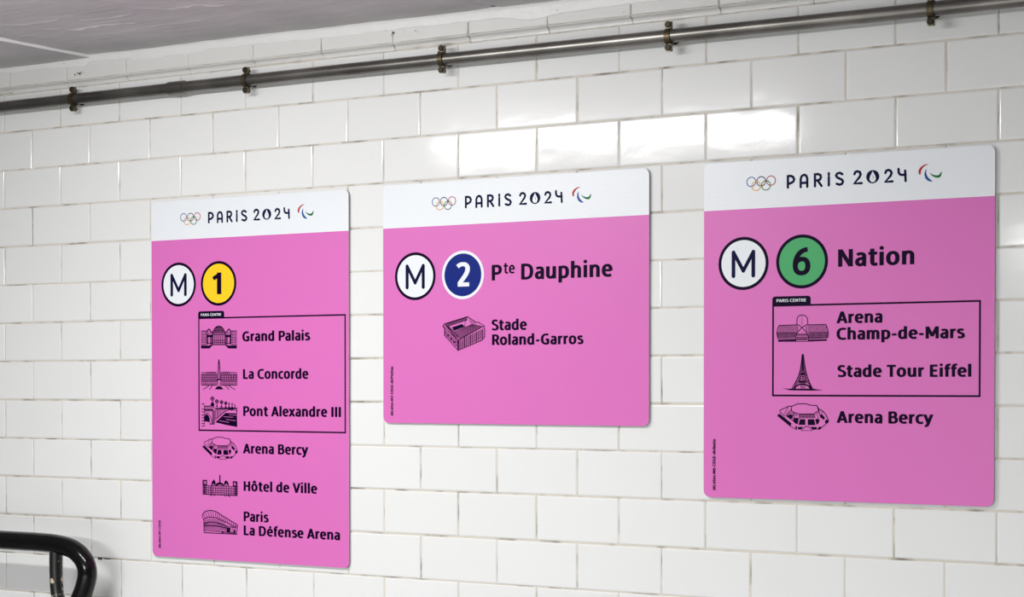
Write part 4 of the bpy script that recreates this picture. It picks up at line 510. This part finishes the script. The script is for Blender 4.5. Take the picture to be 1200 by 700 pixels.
# ------------------------------------------------------------ pipe, clamps
PY, PZ, PRD = -.0235, 2.1562, .0108
pr = empty('metal_pipe', (1.0, PY, PZ)); tag(pr, 'long grey metal pipe running along the wall just below the ceiling', 'pipe')
mb = MB(); mb.tube([(-4.15, 0, .0004), (-.7, 0, .0008), (-.3, 0, .0006), (.35, 0, -.0018), (.65, 0, -.0035), (3.2, 0, -.006)], PRD, 28); o = fix(mb.build('tube', m_pipe, pr, True), 40)
mb = MB(); mb.tube([(-.702, 0, .0008), (-.701, 0, .0008), (-.664, 0, .0008), (-.663, 0, .0008)], [PRD, PRD + .0019, PRD + .0019, PRD], 28); o = fix(mb.build('coupling', m_pipe, pr, True), 40)
ORD = ['leftmost pipe clamp, above the tall sign with badge 1 and left of it', 'second pipe clamp from the left, above the tall left sign', 'middle pipe clamp of the five, above the sign with badge 2', 'second pipe clamp from the right, above the gap left of sign 6', 'rightmost pipe clamp, at the top edge of the photo above sign 6']
def make_clamp():
    c = empty('pipe_clamp', (0, 0, PZ))
    mb = MB(); w = .0046; R0, R1 = PRD + .0002, PRD + .0022; n = 28
    for i in range(n):
        a0, a1 = 2 * math.pi * i / n, 2 * math.pi * (i + 1) / n
        q = [(PY + r * math.sin(a), r * math.cos(a)) for r in (R0, R1) for a in (a0, a1)]
        for x in (-w, w): mb.face([(x, *q[0]), (x, *q[1]), (x, *q[3]), (x, *q[2])])
        mb.face([(-w, *q[2]), (w, *q[2]), (w, *q[3]), (-w, *q[3])])
    for s in (1, -1):
        z0, z1 = sorted((s * (R1 - .001), s * (R1 + .0105)))
        mb.box(-w - .0006, w + .0006, PY - .0030, PY - .0004, z0, z1); mb.box(-w, w, PY + .0004, PY + .0028, z0, z1)
    fix(mb.build('strap', m_clamp, c))
    for s in (1, -1):
        z = s * (PRD + .0075); mb = MB()
        mb.tube([(0, PY - .0030, z), (0, PY - .0068, z), (0, PY - .0076, z)], [.0053, .0053, .0042], 14, mi=0)
        mb.tube([(0, PY - .0031, z), (0, PY - .0042, z)], .0062, 14, mi=1)
        mb.tube([(0, PY - .003, z), (0, PY + .008, z)], .0026, 10)
        fix(mb.build('bolt', [m_bolt, m_boltrim], c))
    mb = MB(); mb.tube([(0, PY + R0, 0), (0, .0005, 0)], .0042, 12); mb.tube([(0, -.0012, 0), (0, .0006, 0)], .009, 16)
    fix(mb.build('stand_off', m_bolt, c))
    return c
proto = make_clamp(); kids = list(proto.children)
DZ = (.0006, .0008, .0002, -.0024, -.0044)
for i, x in enumerate((.0587, .4812, .9000, 1.3212, 1.7400)):
    if i == 0: c = proto
    else:
        c = proto.copy(); C.objects.link(c)
        for k in kids: q = k.copy(); q.parent = c; C.objects.link(q)
    c.location = (x, 0, PZ + DZ[i]); c['label'] = ORD[i]; c['category'] = 'pipe clamp'; c['group'] = 'clamps along the ceiling pipe'
# spent plug beside the middle clamp
pl = MB(); pl.tube([(0, .001, 0), (0, -.0022, 0), (0, -.003, 0)], [.0048, .0048, .0036], 14, mi=0); pl.tube([(.0006, -.0031, -.001), (.0006, -.0033, -.001)], .0030, 10, mi=1)
o = fix(pl.build('wall_plug', [m_trim, m_bolt])); o.location = (.8795, 0, 2.1745); tag(o, 'small old screw plug in the tiles just left of the middle pipe clamp', 'wall plug')
# ------------------------------------------------------------ handrail
RY = -.10
hr = empty('handrail', (.13, RY, 0)); tag(hr, 'black painted metal handrail with a rounded loop end, bottom left corner', 'handrail')
def smoothpts(pl, n=8):
    out = []
    for i in range(len(pl) - 1):
        a, b_, c, d = [Vector(pl[max(0, min(len(pl) - 1, i + j))]) for j in (-1, 0, 1, 2)]
        for s in range(n):
            t = s / n; out.append(.5 * (2 * b_ + (c - a) * t + (2 * a - 5 * b_ + 4 * c - d) * t * t + (3 * b_ - a - 3 * c + d) * t ** 3))
    out.append(Vector(pl[-1])); return out
RZ = 1.2945                                                                            # axis of the top rail
def rel(pl): return [(x - .13, 0, z) for x, z in pl]
RAIL_R = .0182
mb = MB()
loop = [(-3.1, RZ), (-.6, RZ), (-.05, RZ), (.03, RZ), (.085, RZ - .002), (.125, RZ - .010), (.150, RZ - .027), (.160, RZ - .049), (.156, RZ - .074), (.142, RZ - .104), (.122, RZ - .135), (.09, RZ - .175), (.03, RZ - .205), (-.2, RZ - .205), (-3.1, RZ - .205)]
mb.tube(smoothpts(rel(loop)), RAIL_R, 20)
fix(mb.build('rail', m_rail, hr, True), 50)
mb = MB(); mb.tube(smoothpts(rel([(.081, RZ), (.081, RZ - .06), (.085, RZ - .10), (.10, RZ - .135), (.13, RZ - .15)])), .0125, 16)
fix(mb.build('brace', m_scuff, hr, True), 50)['label'] = 'scuffed vertical brace'
for x in (-.30, -1.5, -2.7):
    mb = MB(); mb.tube([(x - .13, 0, RZ - .19), (x - .13, 0, .002)], .0175, 16); mb.tube([(x - .13, 0, .012), (x - .13, 0, .0)], .05, 20); fix(mb.build('post', m_rail, hr, True), 50)
mb = MB(); mb.tube(smoothpts([(.012, .004, RZ - .150), (.014, .05, RZ - .150), (.014, .0985, RZ - .150)]), .008, 12); mb.tube([(.014, .096, RZ - .15), (.014, .0995, RZ - .15)], .024, 18)
fix(mb.build('wall_bracket', m_rail, hr, True), 50)
